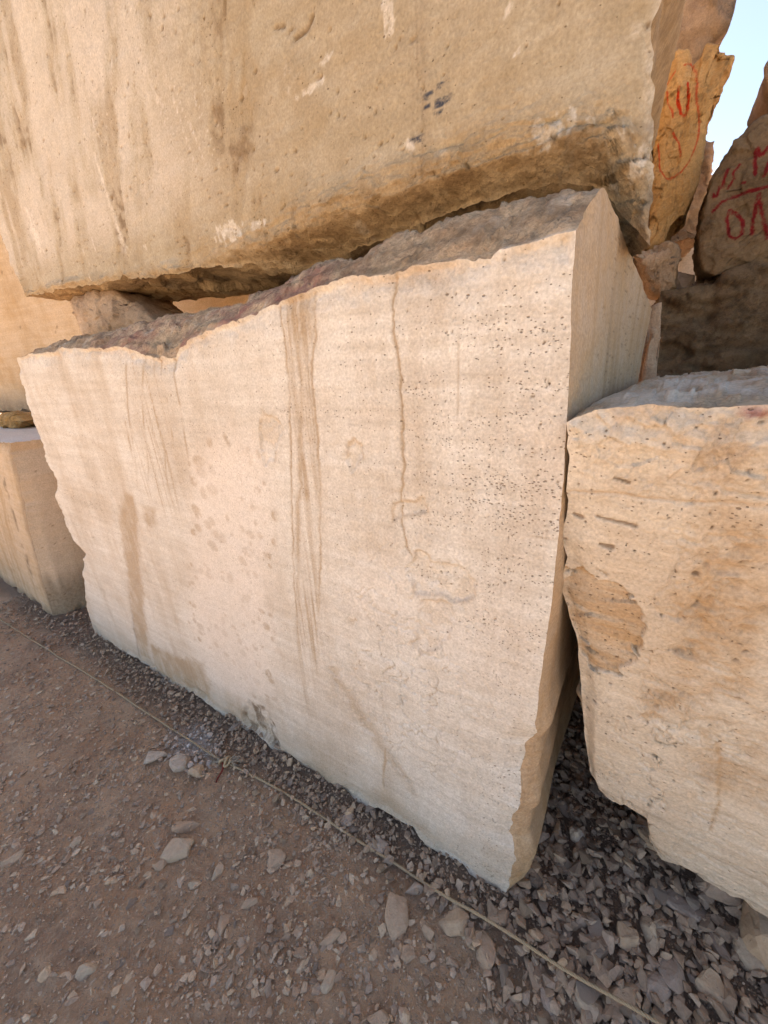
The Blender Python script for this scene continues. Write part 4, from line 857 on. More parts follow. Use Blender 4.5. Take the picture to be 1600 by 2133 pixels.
def build_back():
    # dark brown block behind the right block
    def dfront(P, fade, nrm, dist):
        P[:, 1] -= fade*(0.03*fbm(P, 4, 5, 0.55, 500)+0.015*ridged(P, 5, 5, 0.6, 501, (0.7, 1, 3.0))+0.05*facet(P, 6, 550, (0.6, 1, 1.8))+0.02*facet(P, 17, 551, (0.6, 1, 1.8)))
        return P, {'rough': np.clip(0.8+0.4*fbm(P, 4, 3, 0.5, 503), 0, 1), 'dirt_shade': 0.5*smooth(0.15, 0.5, fbm(P, 5, 4, 0.6, 504, (0.6, 1, 3)))}
    cor = {'flb': (0.23, 1.5, -0.05), 'frb': (2.2, 1.4, -0.05), 'flt': (0.15, 1.5, 1.85), 'frt': (2.1, 1.45, 1.93),
           'blb': (0.25, 2.6, -0.05), 'brb': (2.2, 2.6, -0.05), 'blt': (0.12, 2.55, 1.84), 'brt': (2.1, 2.55, 1.9)}
    ft = [(0.15, 1.5, 1.845), (0.241, 1.5, 1.849), (0.335, 1.5, 1.849), (0.352, 1.49, 1.885), (0.402, 1.48, 1.901), (0.44, 1.47, 1.912), (0.8, 1.46, 1.92), (2.1, 1.45, 1.93)]
    o = hexblock('limestone_block', M_DARK, cor, (200, 40, 170), {'ft': ft}, rag={'ft': (0.016, 0.03), '*': (0.02, 0.02)},
                 hooks={'front': dfront, 'top': rough_hook(0.012, 6, 505), 'left': rough_hook(0.02, 5, 506)},
                 warps={0: lambda t: t**1.6}, coarse={'back': 12, 'right': 8, 'bottom': 6}, seed=61)
    tag(o, 'dark brown layered block in shadow behind the right beige block', 'stone block')

    # block with red painted numerals
    G = [(0.263, 1.951), (0.249, 2.056), (0.247, 2.11), (0.243, 2.168), (0.254, 2.216), (0.278, 2.272), (0.285, 2.31), (0.309, 2.324), (0.343, 2.353), (0.373, 2.367), (0.436, 2.388), (0.622, 2.36), (0.8, 2.3), (0.85, 2.12), (0.82, 1.99), (0.65, 1.945), (0.475, 1.927), (0.403, 1.899), (0.322, 1.885), (0.288, 1.905)]
    mk = [[(0.272, 2.109), (0.292, 2.131), (0.323, 2.138), (0.361, 2.142), (0.425, 2.142), (0.5, 2.14)],
          [(0.322, 2.098), (0.322, 2.062), (0.338, 2.014), (0.360, 1.997), (0.374, 2.010), (0.368, 2.050), (0.345, 2.085), (0.324, 2.098)],
          [(0.404, 2.005), (0.398, 2.052), (0.394, 2.096), (0.394, 2.124), (0.408, 2.089), (0.428, 2.042), (0.446, 2.004), (0.450, 1.982)],
          [(0.372, 2.193), (0.362, 2.232), (0.356, 2.265), (0.36, 2.271), (0.371, 2.249), (0.38, 2.251), (0.388, 2.268), (0.403, 2.268)],
          [(0.396, 2.179), (0.399, 2.214), (0.405, 2.229), (0.414, 2.25)]]
    mk2 = [[(0.262, 2.168), (0.262, 2.155), (0.272, 2.157), (0.276, 2.186), (0.286, 2.18), (0.283, 2.209), (0.288, 2.233)], [(0.303, 2.176), (0.313, 2.198), (0.306, 2.217), (0.32, 2.238)], [(0.338, 2.174), (0.346, 2.174)]]
    def gh(V, at):
        fr = smooth(1.75, 1.65, V[:, 1]); at['paint'] = np.maximum(strokes(V, mk, 0.0064, 510), strokes(V, mk2, 0.0048, 512))*fr*0.95
        at['rough'] *= 0.8
    o = shard('limestone_block', M_DARK, G, 1.5, 0.7, 70, 320, 0.05, 0.010, 6, 63, gh, 0.8, rough=0.9)
    tag(o, 'dark brown boulder with red painted numerals and a red line', 'stone block')

    # ochre rock with the orange ring
    OR = [(0.065, 2.04), (0.061, 2.191), (0.045, 2.271), (0.03, 2.424), (0.021, 2.556), (0.038, 2.612), (0.052, 2.698), (0.089, 2.681), (0.115, 2.634), (0.141, 2.649), (0.15, 2.679), (0.19, 2.667), (0.2, 2.629), (0.233, 2.622), (0.234, 2.599), (0.218, 2.563), (0.212, 2.526), (0.191, 2.509), (0.196, 2.442), (0.203, 2.378), (0.208, 2.313), (0.203, 2.248), (0.183, 2.142), (0.165, 2.141), (0.143, 2.107), (0.125, 2.036), (0.084, 2.03)]
    rg = [[(0.06, 2.621), (0.041, 2.595), (0.031, 2.573)], [(0.091, 2.636), (0.11, 2.636), (0.13, 2.598), (0.141, 2.564), (0.145, 2.522), (0.161, 2.473), (0.172, 2.437), (0.178, 2.385), (0.174, 2.352), (0.164, 2.315), (0.143, 2.285)],
          [(0.143, 2.285), (0.118, 2.27), (0.093, 2.278), (0.069, 2.311), (0.057, 2.351), (0.045, 2.407)], [(0.045, 2.569), (0.052, 2.534), (0.071, 2.503), (0.08, 2.475)], [(0.09, 2.421), (0.116, 2.38), (0.131, 2.337)]]
    uu = [[(0.082, 2.562), (0.087, 2.524), (0.103, 2.486), (0.117, 2.467), (0.125, 2.484), (0.122, 2.521), (0.11, 2.573)]]
    def oh(V, at):
        fr = smooth(1.8, 1.7, V[:, 1]); at['paint'] = np.maximum(strokes(V, rg, 0.0035, 520)*0.75, strokes(V, uu, 0.0048, 522))*fr
        at['orange'] = np.ones(len(V)); at['dirt_shade'] = 0.5*smooth(0.25, 0.5, fbm(V, 45, 3, 0.6, 524, (1.5, 1, 0.7)))*fr
        at['rough'] *= 0.6
    o = shard('limestone_rock', M_ORANGE, OR, 1.6, 0.55, 60, 300, 0.035, 0.008, 9, 65, oh, 0.8, rough=0.8)
    tag(o, 'jagged ochre rock marked with an orange ring and strokes', 'rock')

    T = [(0.019, 2.02), (0.048, 2.028), (0.096, 2.035), (0.15, 2.028), (0.177, 2.012), (0.193, 1.96), (0.201, 1.867), (0.166, 1.84), (0.13, 1.845), (0.103, 1.86), (0.063, 1.938)]
    def th(V, at):
        at['warm'] = 0.5*smooth(-0.2, 0.3, fbm(V, 12, 3, 0.5, 530))
        at['ink'] = (smooth(0.012, 0.008, np.abs(V[:, 0]-0.172))*smooth(0.016, 0.011, np.abs(V[:, 2]-1.965)))*smooth(1.62, 1.56, V[:, 1])*smooth(-0.3, 0.2, fbm(V, 90, 2, 0.5, 531))
    o = shard('limestone_rock', M_PINK, T, 1.55, 0.3, 30, 140, 0.05, 0.010, 10, 67, th, 0.7, rough=0.8)
    tag(o, 'brown wedge-shaped rock under the ochre rock, beside the dark block', 'rock')

    PU = [(-1.0, 4.0), (-0.9, 3.0), (-0.1, 2.80), (0.056, 2.80), (0.116, 2.83), (0.147, 2.972), (0.166, 3.021), (0.186, 3.036), (0.196, 3.06), (0.203, 3.095), (0.185, 3.147), (0.157, 3.3), (0.1, 3.9), (0.05, 4.5), (-0.6, 4.6)]
    o = shard('limestone_block', M_PINK, PU, 2.3, 0.8, 40, 200, 0.05, 0.02, 5, 69, None, 0.85)
    tag(o, 'pinkish rough block at the top right behind the huge block, against the sky', 'stone block')
    PL = [(-0.7, 2.75), (-0.2, 2.84), (0.015, 2.85), (0.141, 2.864), (0.242, 2.75), (0.277, 2.685), (0.307, 2.57), (0.312, 2.451), (0.321, 2.341), (0.328, 2.256), (0.245, 2.249), (0.133, 2.253), (0.0, 2.27), (-0.6, 2.3)]
    o = shard('limestone_block', M_PINK, PL, 2.7, 0.7, 40, 200, 0.04, 0.02, 6, 71, None, 0.85)
    tag(o, 'pinkish smooth-faced slab seen behind the ochre rock', 'stone block')
    cor = {'flb': (-1.2, 3.3, -0.05), 'frb': (0.75, 3.3, -0.05), 'flt': (-1.2, 3.3, 2.36), 'frt': (0.75, 3.3, 2.37),
           'blb': (-1.2, 4.4, -0.05), 'brb': (0.75, 4.4, -0.05), 'blt': (-1.2, 4.4, 2.4), 'brt': (0.75, 4.4, 2.4)}
    o = hexblock('travertine_block', M_MAIN, cor, (60, 30, 60), None, rag={'*': (0.015, 0.02)}, hooks={'front': lambda P, f, n, d: (P+n*(f*0.01*fbm(P, 4, 4, 0.5, 540))[:, None], {'stain': 0.3*np.ones(len(P))})}, coarse={'back': 10, 'bottom': 10}, seed=73)
    tag(o, 'pale block low in the far gap, under the pinkish slab', 'stone block')
    # thin offcut slabs standing in the slot
    for k, (out, nn_, lab) in enumerate((
            ([(0.118, 1.0), (0.175, 1.0), (0.166, 1.69), (0.151, 1.777), (0.124, 1.766), (0.12, 1.4)], 1.28, 'thin offcut slab standing in the slot behind the middle block, taller one'),
            ([(0.135, 0.9), (0.20, 0.9), (0.182, 1.55), (0.176, 1.651), (0.159, 1.681), (0.137, 1.688)], 1.22, 'thin leaning offcut slab in the slot, shorter and in front'))):
        o = shard('stone_slab', M_PINK, out, nn_, 0.03, 12, 60, 0.004, 0.004, 12, 75+k, None, 0.97, rough=0.5)
        tag(o, lab, 'stone slab')
    TIP = [(0.395, 2.575), (0.385, 2.607), (0.385, 2.66), (0.44, 2.75), (0.62, 3.0), (0.8, 3.3), (1.4, 3.3), (1.5, 2.6), (0.9, 2.48), (0.45, 2.52)]
    o = shard('limestone_rock', M_PINK, TIP, 1.8, 0.7, 24, 120, 0.05, 0.012, 5, 79, None, 0.85)
    tag(o, 'reddish rock tip poking in at the right picture edge against the sky', 'rock')
    cor = {'flb': (-1.1, 1.55, 1.92), 'frb': (-0.02, 1.58, 1.92), 'flt': (-1.1, 1.55, 2.78), 'frt': (-0.03, 1.6, 2.76), 'blb': (-1.1, 2.6, 1.92), 'brb': (-0.02, 2.6, 1.92), 'blt': (-1.1, 2.6, 2.78), 'brt': (-0.03, 2.6, 2.76)}
    o = hexblock('limestone_block', M_PINK, cor, (40, 30, 30), None, rag={'*': (0.015, 0.02)}, hooks={'*': rough_hook(0.02, 5, 545)}, coarse={'back': 8, 'bottom': 8}, seed=77)  # added out of sight to shut off a slot of direct sun
    tag(o, 'added hidden block behind the huge block that keeps out sun, beneath the pinkish block', 'stone block')
    # blocks that hold that rock, outside the picture to the right
    cor = {'flb': (0.80, 1.75, 1.93), 'frb': (2.2, 1.7, 1.93), 'flt': (0.86, 1.75, 2.52), 'frt': (2.2, 1.7, 2.6), 'blb': (0.8, 2.6, 1.9), 'brb': (2.2, 2.6, 1.9), 'blt': (0.86, 2.6, 2.5), 'brt': (2.2, 2.6, 2.6)}
    # wedge stone under the left end of the huge block
    W_ = [(-2.714, 2.03), (-2.6, 2.045), (-2.433, 2.04), (-2.194, 2.02), (-2.144, 1.991), (-2.064, 1.949), (-1.964, 1.899), (-1.892, 1.853), (-1.95, 1.80), (-2.122, 1.79), (-2.604, 1.78), (-2.645, 1.85), (-2.678, 1.972)]
    o = shard('wedge_stone', M_PINK, [(a, b) for a, b in W_], 0.4, 0.3, 30, 140, 0.05, 0.010, 8, 81, None, 0.8, rough=0.7)
    tag(o, 'brown angular wedge stone propping the left end of the huge block', 'rock')
    o = shard('wedge_stone', M_DARK, [(-2.60, 2.035), (-2.33, 2.045), (-2.20, 2.07), (-2.3, 2.10), (-2.55, 2.10), (-2.62, 2.075)], 0.38, 0.2, 10, 50, 0.02, 0.004, 10, 83, None, 0.8, rough=0.7)
    tag(o, 'flat brown chip lying on top of the wedge stone', 'rock')
    # spacer stones between the left blocks
    o = shard('spacer_stone', M_ORANGE, [(-4.9, 1.34), (-4.6, 1.365), (-4.40, 1.36), (-4.30, 1.30), (-4.45, 1.235), (-4.9, 1.225)], 0.42, 0.2, 16, 70, 0.04, 0.012, 9, 85, None, 0.8)
    tag(o, 'yellowish spacer stone on the low left block at the picture edge', 'rock')
    o = shard('spacer_stone', M_DARK, [(-4.45, 1.35), (-4.25, 1.37), (-4.12, 1.34), (-4.08, 1.27), (-4.15, 1.232), (-4.42, 1.228)], 0.62, 0.2, 16, 70, 0.03, 0.01, 9, 87, None, 0.8)
    tag(o, 'dark brown spacer stone beside the yellowish one, under the pale block', 'rock')
build_back()

# ================================================================ LOOSE STONES
def cut_stone(npts, seed, flat=0.6, detail=0):
    """an angular fragment: convex hull of a few points; detail adds worn arrises and a split surface"""
    r = np.random.default_rng(seed); p = r.normal(size=(npts, 3)); p /= np.linalg.norm(p, axis=1)[:, None]
    p *= r.uniform(0.82, 1.0, (npts, 1)); top, bot = flat*r.uniform(0.6, 1.0), -flat*r.uniform(0.6, 1.0)
    p[:, 2] = np.clip(p[:, 2], bot+p[:, 0]*r.normal(0, .08), top+p[:, 0]*r.normal(0, .12)+p[:, 1]*r.normal(0, .12))
    bm = bmesh.new()
    for q in p: bm.verts.new(q)
    h = bmesh.ops.convex_hull(bm, input=list(bm.verts))
    bmesh.ops.delete(bm, geom=[v for v in bm.verts if not v.link_faces], context='VERTS')
    if detail:
        bmesh.ops.dissolve_limit(bm, angle_limit=math.radians(8), verts=list(bm.verts), edges=list(bm.edges))
        bmesh.ops.bevel(bm, geom=list(bm.edges), offset=0.07, segments=1, affect='EDGES', profile=0.6)
        bmesh.ops.triangulate(bm, faces=list(bm.faces))
        bmesh.ops.subdivide_edges(bm, edges=[e for e in bm.edges if e.calc_length() > 0.18], cuts=detail, use_grid_fill=True)
    bmesh.ops.triangulate(bm, faces=list(bm.faces)); bmesh.ops.recalc_face_normals(bm, faces=list(bm.faces))
    bm.verts.index_update()
    V = np.array([v.co[:] for v in bm.verts]); F = np.array([[v.index for v in f.verts] for f in bm.faces]); bm.free()
    if detail: V = V*(1+0.20*fbm(V, 1.3, 3, 0.55, seed)+0.05*ridged(V, 5, 3, 0.6, seed+1))[:, None]
    return V, F

def rotz_tilt(yaw, tx, ty):
    cy, sy = np.cos(yaw), np.sin(yaw); cx, sx = np.cos(tx), np.sin(tx); ct, st = np.cos(ty), np.sin(ty); z = np.zeros_like(yaw); o = z+1
    Rz = np.stack([np.stack([cy, -sy, z], 1), np.stack([sy, cy, z], 1), np.stack([z, z, o], 1)], 1)
    Rx = np.stack([np.stack([o, z, z], 1), np.stack([z, cx, -sx], 1), np.stack([z, sx, cx], 1)], 1)
    Ry = np.stack([np.stack([ct, z, st], 1), np.stack([z, o, z], 1), np.stack([-st, z, ct], 1)], 1)
    return Rx@Ry@Rz

def rubble_density(x, y):
    P = np.stack([x, y, 0*x], 1); nz = fbm(P, 3.5, 4, 0.6, 600)
    strip = smooth(-0.24, -0.06, y+0.05*nz)*smooth(0.05, -0.05, x)*smooth(0.3, 0.1, y)
    heap = smooth(-0.12, 0.12, x+0.25*(y+0.1)+0.08*nz)*smooth(-0.32, -0.10, y+0.10*nz)
    left = smooth(-2.7, -3.1, x)*smooth(-0.42, -0.15, y+0.08*nz)
    clump = 0.30*smooth(-0.05, 0.45, nz)+0.075
    dust = 0.9*np.exp(-(((x+1.4)/0.2)**2+((y+0.22)/0.12)**2))
    return np.clip(np.maximum.reduce([strip, heap, left, clump, dust]), 0, 1), heap

def white_at(x, y):
    P = np.stack([x, y, 0*x], 1)
    return smooth(0.17, 0.03, np.hypot((x+1.40)*0.75, (y+0.175)*1.3)+0.05*fbm(P, 12, 3, 0.6, 2))

def scatter(N, x0, x1, y0, y1, dens_fn, seed):
    r = np.random.default_rng(seed); out = []; tot = 0
    while tot < N:
        x = r.uniform(x0, x1, 60000); y = r.uniform(y0, y1, 60000); k = r.random(60000) < dens_fn(x, y)
        # nearer to the camera: finer sampling
        out.append(np.stack([x[k], y[k]], 1)); tot += k.sum()
    return np.concatenate(out)[:N]

def in_view(x, y):
    """what stands inside the solid blocks is skipped"""
    a = (y > 0.06) & (x > -2.75) & (x < 0.02+0.1*y)
    b = (x < -3.42) & (y > 0.02)
    return ~(a | b)

def pebble_mesh(name, pts, size, sub, kinds, seed, sink=0.25, pile=0.0, whiten=True, label='', tilt=0.35, tone=(0.0, 1.0)):
    r = np.random.default_rng(seed); n = len(pts)
    shapes = [cut_stone(sub, seed*100+k, 0.6) for k in range(kinds)]
    which = r.integers(0, kinds, n); z = gheight(pts[:, 0], pts[:, 1])
    VV, FF, RR, WW = [], [], [], []; base = 0
    w = white_at(pts[:, 0], pts[:, 1])
    for k in range(kinds):
        i = np.where(which == k)[0]
        if not len(i): continue
        V, F = shapes[k]; m = len(i)
        s = size[i][:, None]*np.stack([r.uniform(0.8, 1.35, m), r.uniform(0.6, 1.0, m), r.uniform(0.45, 0.9, m)], 1)
        Rm = rotz_tilt(r.uniform(0, 6.283, m), r.normal(0, tilt, m), r.normal(0, tilt, m))
        A = np.einsum('mij,mvj->mvi', Rm, np.einsum('mij,vj->mvi', rotz_tilt(r.uniform(0, 6.283, m), np.zeros(m), np.zeros(m)), V)*s[:, None, :])
        up = r.random(m)*pile
        A = A+np.stack([pts[i, 0], pts[i, 1], z[i]+s[:, 2]*(0.5-sink)+up], 1)[:, None, :]
        VV.append(A.reshape(-1, 3)); nv = len(V)
        FF.append((F[None]+(np.arange(m)*nv)[:, None, None]).reshape(-1, 3)+base); base += m*nv
        RR.append(np.repeat(tone[0]+(tone[1]-tone[0])*r.random(m)**(1.0 if tone[1] == 1.0 else 1.4), nv)); WW.append(np.repeat(w[i]*(r.random(m) < 0.75)*r.uniform(0.3, 1, m), nv))
    o = link(name, mesh_from(name, np.concatenate(VV), np.concatenate(FF), {'rnd': np.concatenate(RR), 'white': np.concatenate(WW)}, False), M_GRAVEL)
    tag(o, label, kind='stuff')
    return o

def build_gravel():
    r = np.random.default_rng(5)
    def d1(x, y): d, h = rubble_density(x, y); return d*in_view(x, y)*np.clip(1.6-0.35*np.abs(x), 0.45, 1)
    p = scatter(10500, -4.2, 1.1, -0.6, 1.1, d1, 1)
    d, h = rubble_density(p[:, 0], p[:, 1])
    size = (0.0055+0.0135*r.random(len(p))**2.6)*(1+0.5*h)*np.clip(0.45+d, 0.5, 1)
    pebble_mesh('gravel', p, size, 13, 24, 3, 0.2, 0.018, tone=(0.0, 0.85), label='grey-brown crushed stone gravel along the foot of the blocks')
    def d3(x, y):
        n_ = fbm(np.stack([x, y, 0*x], 1), 3.2, 4, 0.6, 640)
        return np.where((y < -0.04) & (y > -1.02-0.0*x), (0.25+0.75*smooth(-0.25, 0.35, n_))*np.clip(1.2-0.35*np.abs(x+0.3), 0.2, 1)*smooth(-1.1, -0.75, y-0.1*x), 0)
    p = scatter(9500, -3.6, 0.6, -1.0, -0.04, d3, 8)
    pebble_mesh('gravel', p, 0.0042+0.0150*r.random(len(p))**4.0, 12, 24, 9, 0.3, 0.0, label='loose stone chips strewn over the bare brown soil', tilt=0.15)
    def d2(x, y): d, h = rubble_density(x, y); return (0.55+0.45*d)*in_view(x, y)*np.clip(1.35-0.42*np.abs(x+0.3), 0.2, 1)*smooth(-1.15, -0.7, y-0.12*x)
    p = scatter(32000, -3.2, 0.9, -1.0, 0.5, d2, 2)
    pebble_mesh('fine_gravel', p, 0.0020+0.0052*r.random(len(p))**2.2, 7, 14, 4, 0.15, 0.004, label='fine stone grit covering the brown quarry ground')
build_gravel()

# stones one can pick out: (x, y, width, length, thickness, turn, label)
HERO = [
 (-1.060, -0.460, 0.105, 0.080, 0.045, 30, 'broad pitted stone half sunk in the soil left of the pale sliver'),
 (-0.866, -0.424, 0.034, 0.082, 0.022, 22, 'pale curved sliver of stone lying alone on the bare soil'),
 (-1.105, -0.394, 0.110, 0.042, 0.030, 42, 'long flat brown stone lying above the pitted stone'),
 (-0.713, -0.296, 0.074, 0.094, 0.035, 24, 'oval flat stone with a chipped corner on the soil below the rope'),
 (-0.731, -0.503, 0.034, 0.072, 0.020, 12, 'narrow upright-lying sliver with a pointed end in the foreground'),
 (-0.999, -0.779, 0.058, 0.036, 0.032, 50, 'pale lump with a wet-looking edge at the lower left'),
 (-1.581, -0.791, 0.075, 0.040, 0.030, 55, 'flat oblong stone at the left picture edge'),
 (-1.063, -0.512, 0.034, 0.050, 0.024, 20, 'small oval stone touching the broad pitted stone'),
 (-0.695, -0.428, 0.055, 0.028, 0.020, 60, 'diamond-shaped stone between the oval stone and the slivers'),
 (-0.910, -0.487, 0.045, 0.030, 0.022, 50, 'small lozenge stone left of the pale sliver'),
 (-0.281, -0.216, 0.076, 0.105, 0.040, 36, 'tall flat stone with a notched top among the foreground chips'),
 (-0.164, -0.198, 0.052, 0.060, 0.036, 28, 'squat brown stone between the notched stone and the striped stone'),
 (-0.107, -0.132, 0.096, 0.076, 0.045, 26, 'banded tan stone with grey stripes beside the rope'),
 (-0.041, -0.144, 0.036, 0.056, 0.030, 18, 'small pointed tan stone right of the banded stone'),
 (-0.001, -0.156, 0.062, 0.096, 0.040, 22, 'large rounded bean-shaped stone below the rope'),
 (-0.413, -0.352, 0.070, 0.034, 0.028, 48, 'pinkish brick-like stone lying alone in the foreground'),
 (-0.193, -0.267, 0.044, 0.040, 0.022, 56, 'small triangular flat stone below the notched stone'),
 (-0.361, -0.426, 0.050, 0.040, 0.026, 62, 'pale three-cornered stone near the bottom edge'),
 (-0.202, -0.410, 0.092, 0.040, 0.035, 32, 'long stone cut off by the bottom picture edge'),
 (0.125, -0.128, 0.030, 0.085, 0.018, 40, 'thin pointed flake just below the rope at the right'),
 (0.250, -0.117, 0.056, 0.070, 0.045, 25, 'pale angular lump at the bottom right, left of the rope end'),
 (0.330, -0.060, 0.100, 0.060, 0.030, 20, 'wide flat stone under the end of the rope'),
 (0.267, 0.022, 0.074, 0.056, 0.028, 30, 'smooth grey flat-topped stone in the right heap'),
 (0.337, 0.075, 0.072, 0.060, 0.050, 70, 'tan cube-like stone beside the smooth grey one'),
 (0.390, 0.118, 0.066, 0.082, 0.060, 15, 'pale crumbly chunk in the middle of the right heap'),
 (0.482, 0.228, 0.130, 0.075, 0.035, 20, 'large grey slab stone lying in the right heap'),
 (0.555, 0.178, 0.036, 0.110, 0.030, 38, 'long dark splinter beside the large grey slab'),
 (0.625, 0.198, 0.085, 0.070, 0.060, 10, 'pale faceted stone near the right edge, below the splinter'),
 (0.665, 0.250, 0.130, 0.160, 0.150, 15, 'tan boulder at the right picture edge under the beige block'),
 (0.600, 0.345, 0.150, 0.110, 0.160, 40, 'dark brown boulder tucked under the beige block at the right'),
 (0.178, 0.281, 0.056, 0.060, 0.060, 30, 'pale quartz-like chunk in the gap between the two blocks'),
 (0.170, 0.165, 0.092, 0.056, 0.036, 18, 'flat-topped grey brick of stone in the gap, in front of the quartz chunk'),
 (0.405, 0.372, 0.080, 0.130, 0.060, 48, 'tan ridged boulder under the corner of the beige block'),
 (0.399, 0.002, 0.074, 0.062, 0.050, 35, 'broken stone with a dark face at the lower right'),
 (0.172, -0.145, 0.046, 0.066, 0.026, 28, 'oblong grey flat stone below the rope near the bottom'),
 (-1.372, -0.262, 0.100, 0.080, 0.045, 10, 'white-dusted flat stone beside the rope knot'),
 (-1.260, -0.245, 0.070, 0.080, 0.050, 35, 'ochre angular stone just below the rope knot'),
 (-1.509, -0.300, 0.105, 0.066, 0.040, 25, 'flat brown stone left of the white dust'),
 (-1.786, -0.236, 0.090, 0.060, 0.040, 30, 'small tan stone lying against the rope on the left'),
 (-0.245, -0.128, 0.064, 0.048, 0.040, 50, 'rough grey stone touching the rope left of the block corner'),
 (0.010, -0.060, 0.078, 0.050, 0.030, 40, 'flat brown stone on the rope, at the foot of the block corner'),
 (-0.402, -0.085, 0.070, 0.050, 0.040, 25, 'dark grey rounded stone between the rope and the block foot'),
 (-0.560, -0.075, 0.060, 0.045, 0.035, 60, 'grey split stone in the gravel strip above the rope'),
 (0.444, 0.052, 0.082, 0.066, 0.050, 60, 'grey-brown wedge stone right of the rope end'),
 (0.530, 0.080, 0.080, 0.066, 0.050, 15, 'tan stone with a flat face in the bottom right corner'),
]
HERO_MAT = {}
def tinted(name, c1, c2):
    return simple_mat(name, c1, c2, 55, None, 0.9, 0.008)
M_TAN = tinted('tan_stone', (0.44, 0.30, 0.20), (0.56, 0.40, 0.28))
M_PALE = tinted('pale_stone', (0.44, 0.32, 0.23), (0.55, 0.42, 0.315))
M_GREY = tinted('grey_stone', (0.34, 0.25, 0.20), (0.46, 0.35, 0.285))
M_BROWN = tinted('brown_stone', (0.39, 0.265, 0.185), (0.51, 0.36, 0.26))
M_WHITE = tinted('dusted_stone', (0.40, 0.295, 0.22), (0.55, 0.45, 0.375))

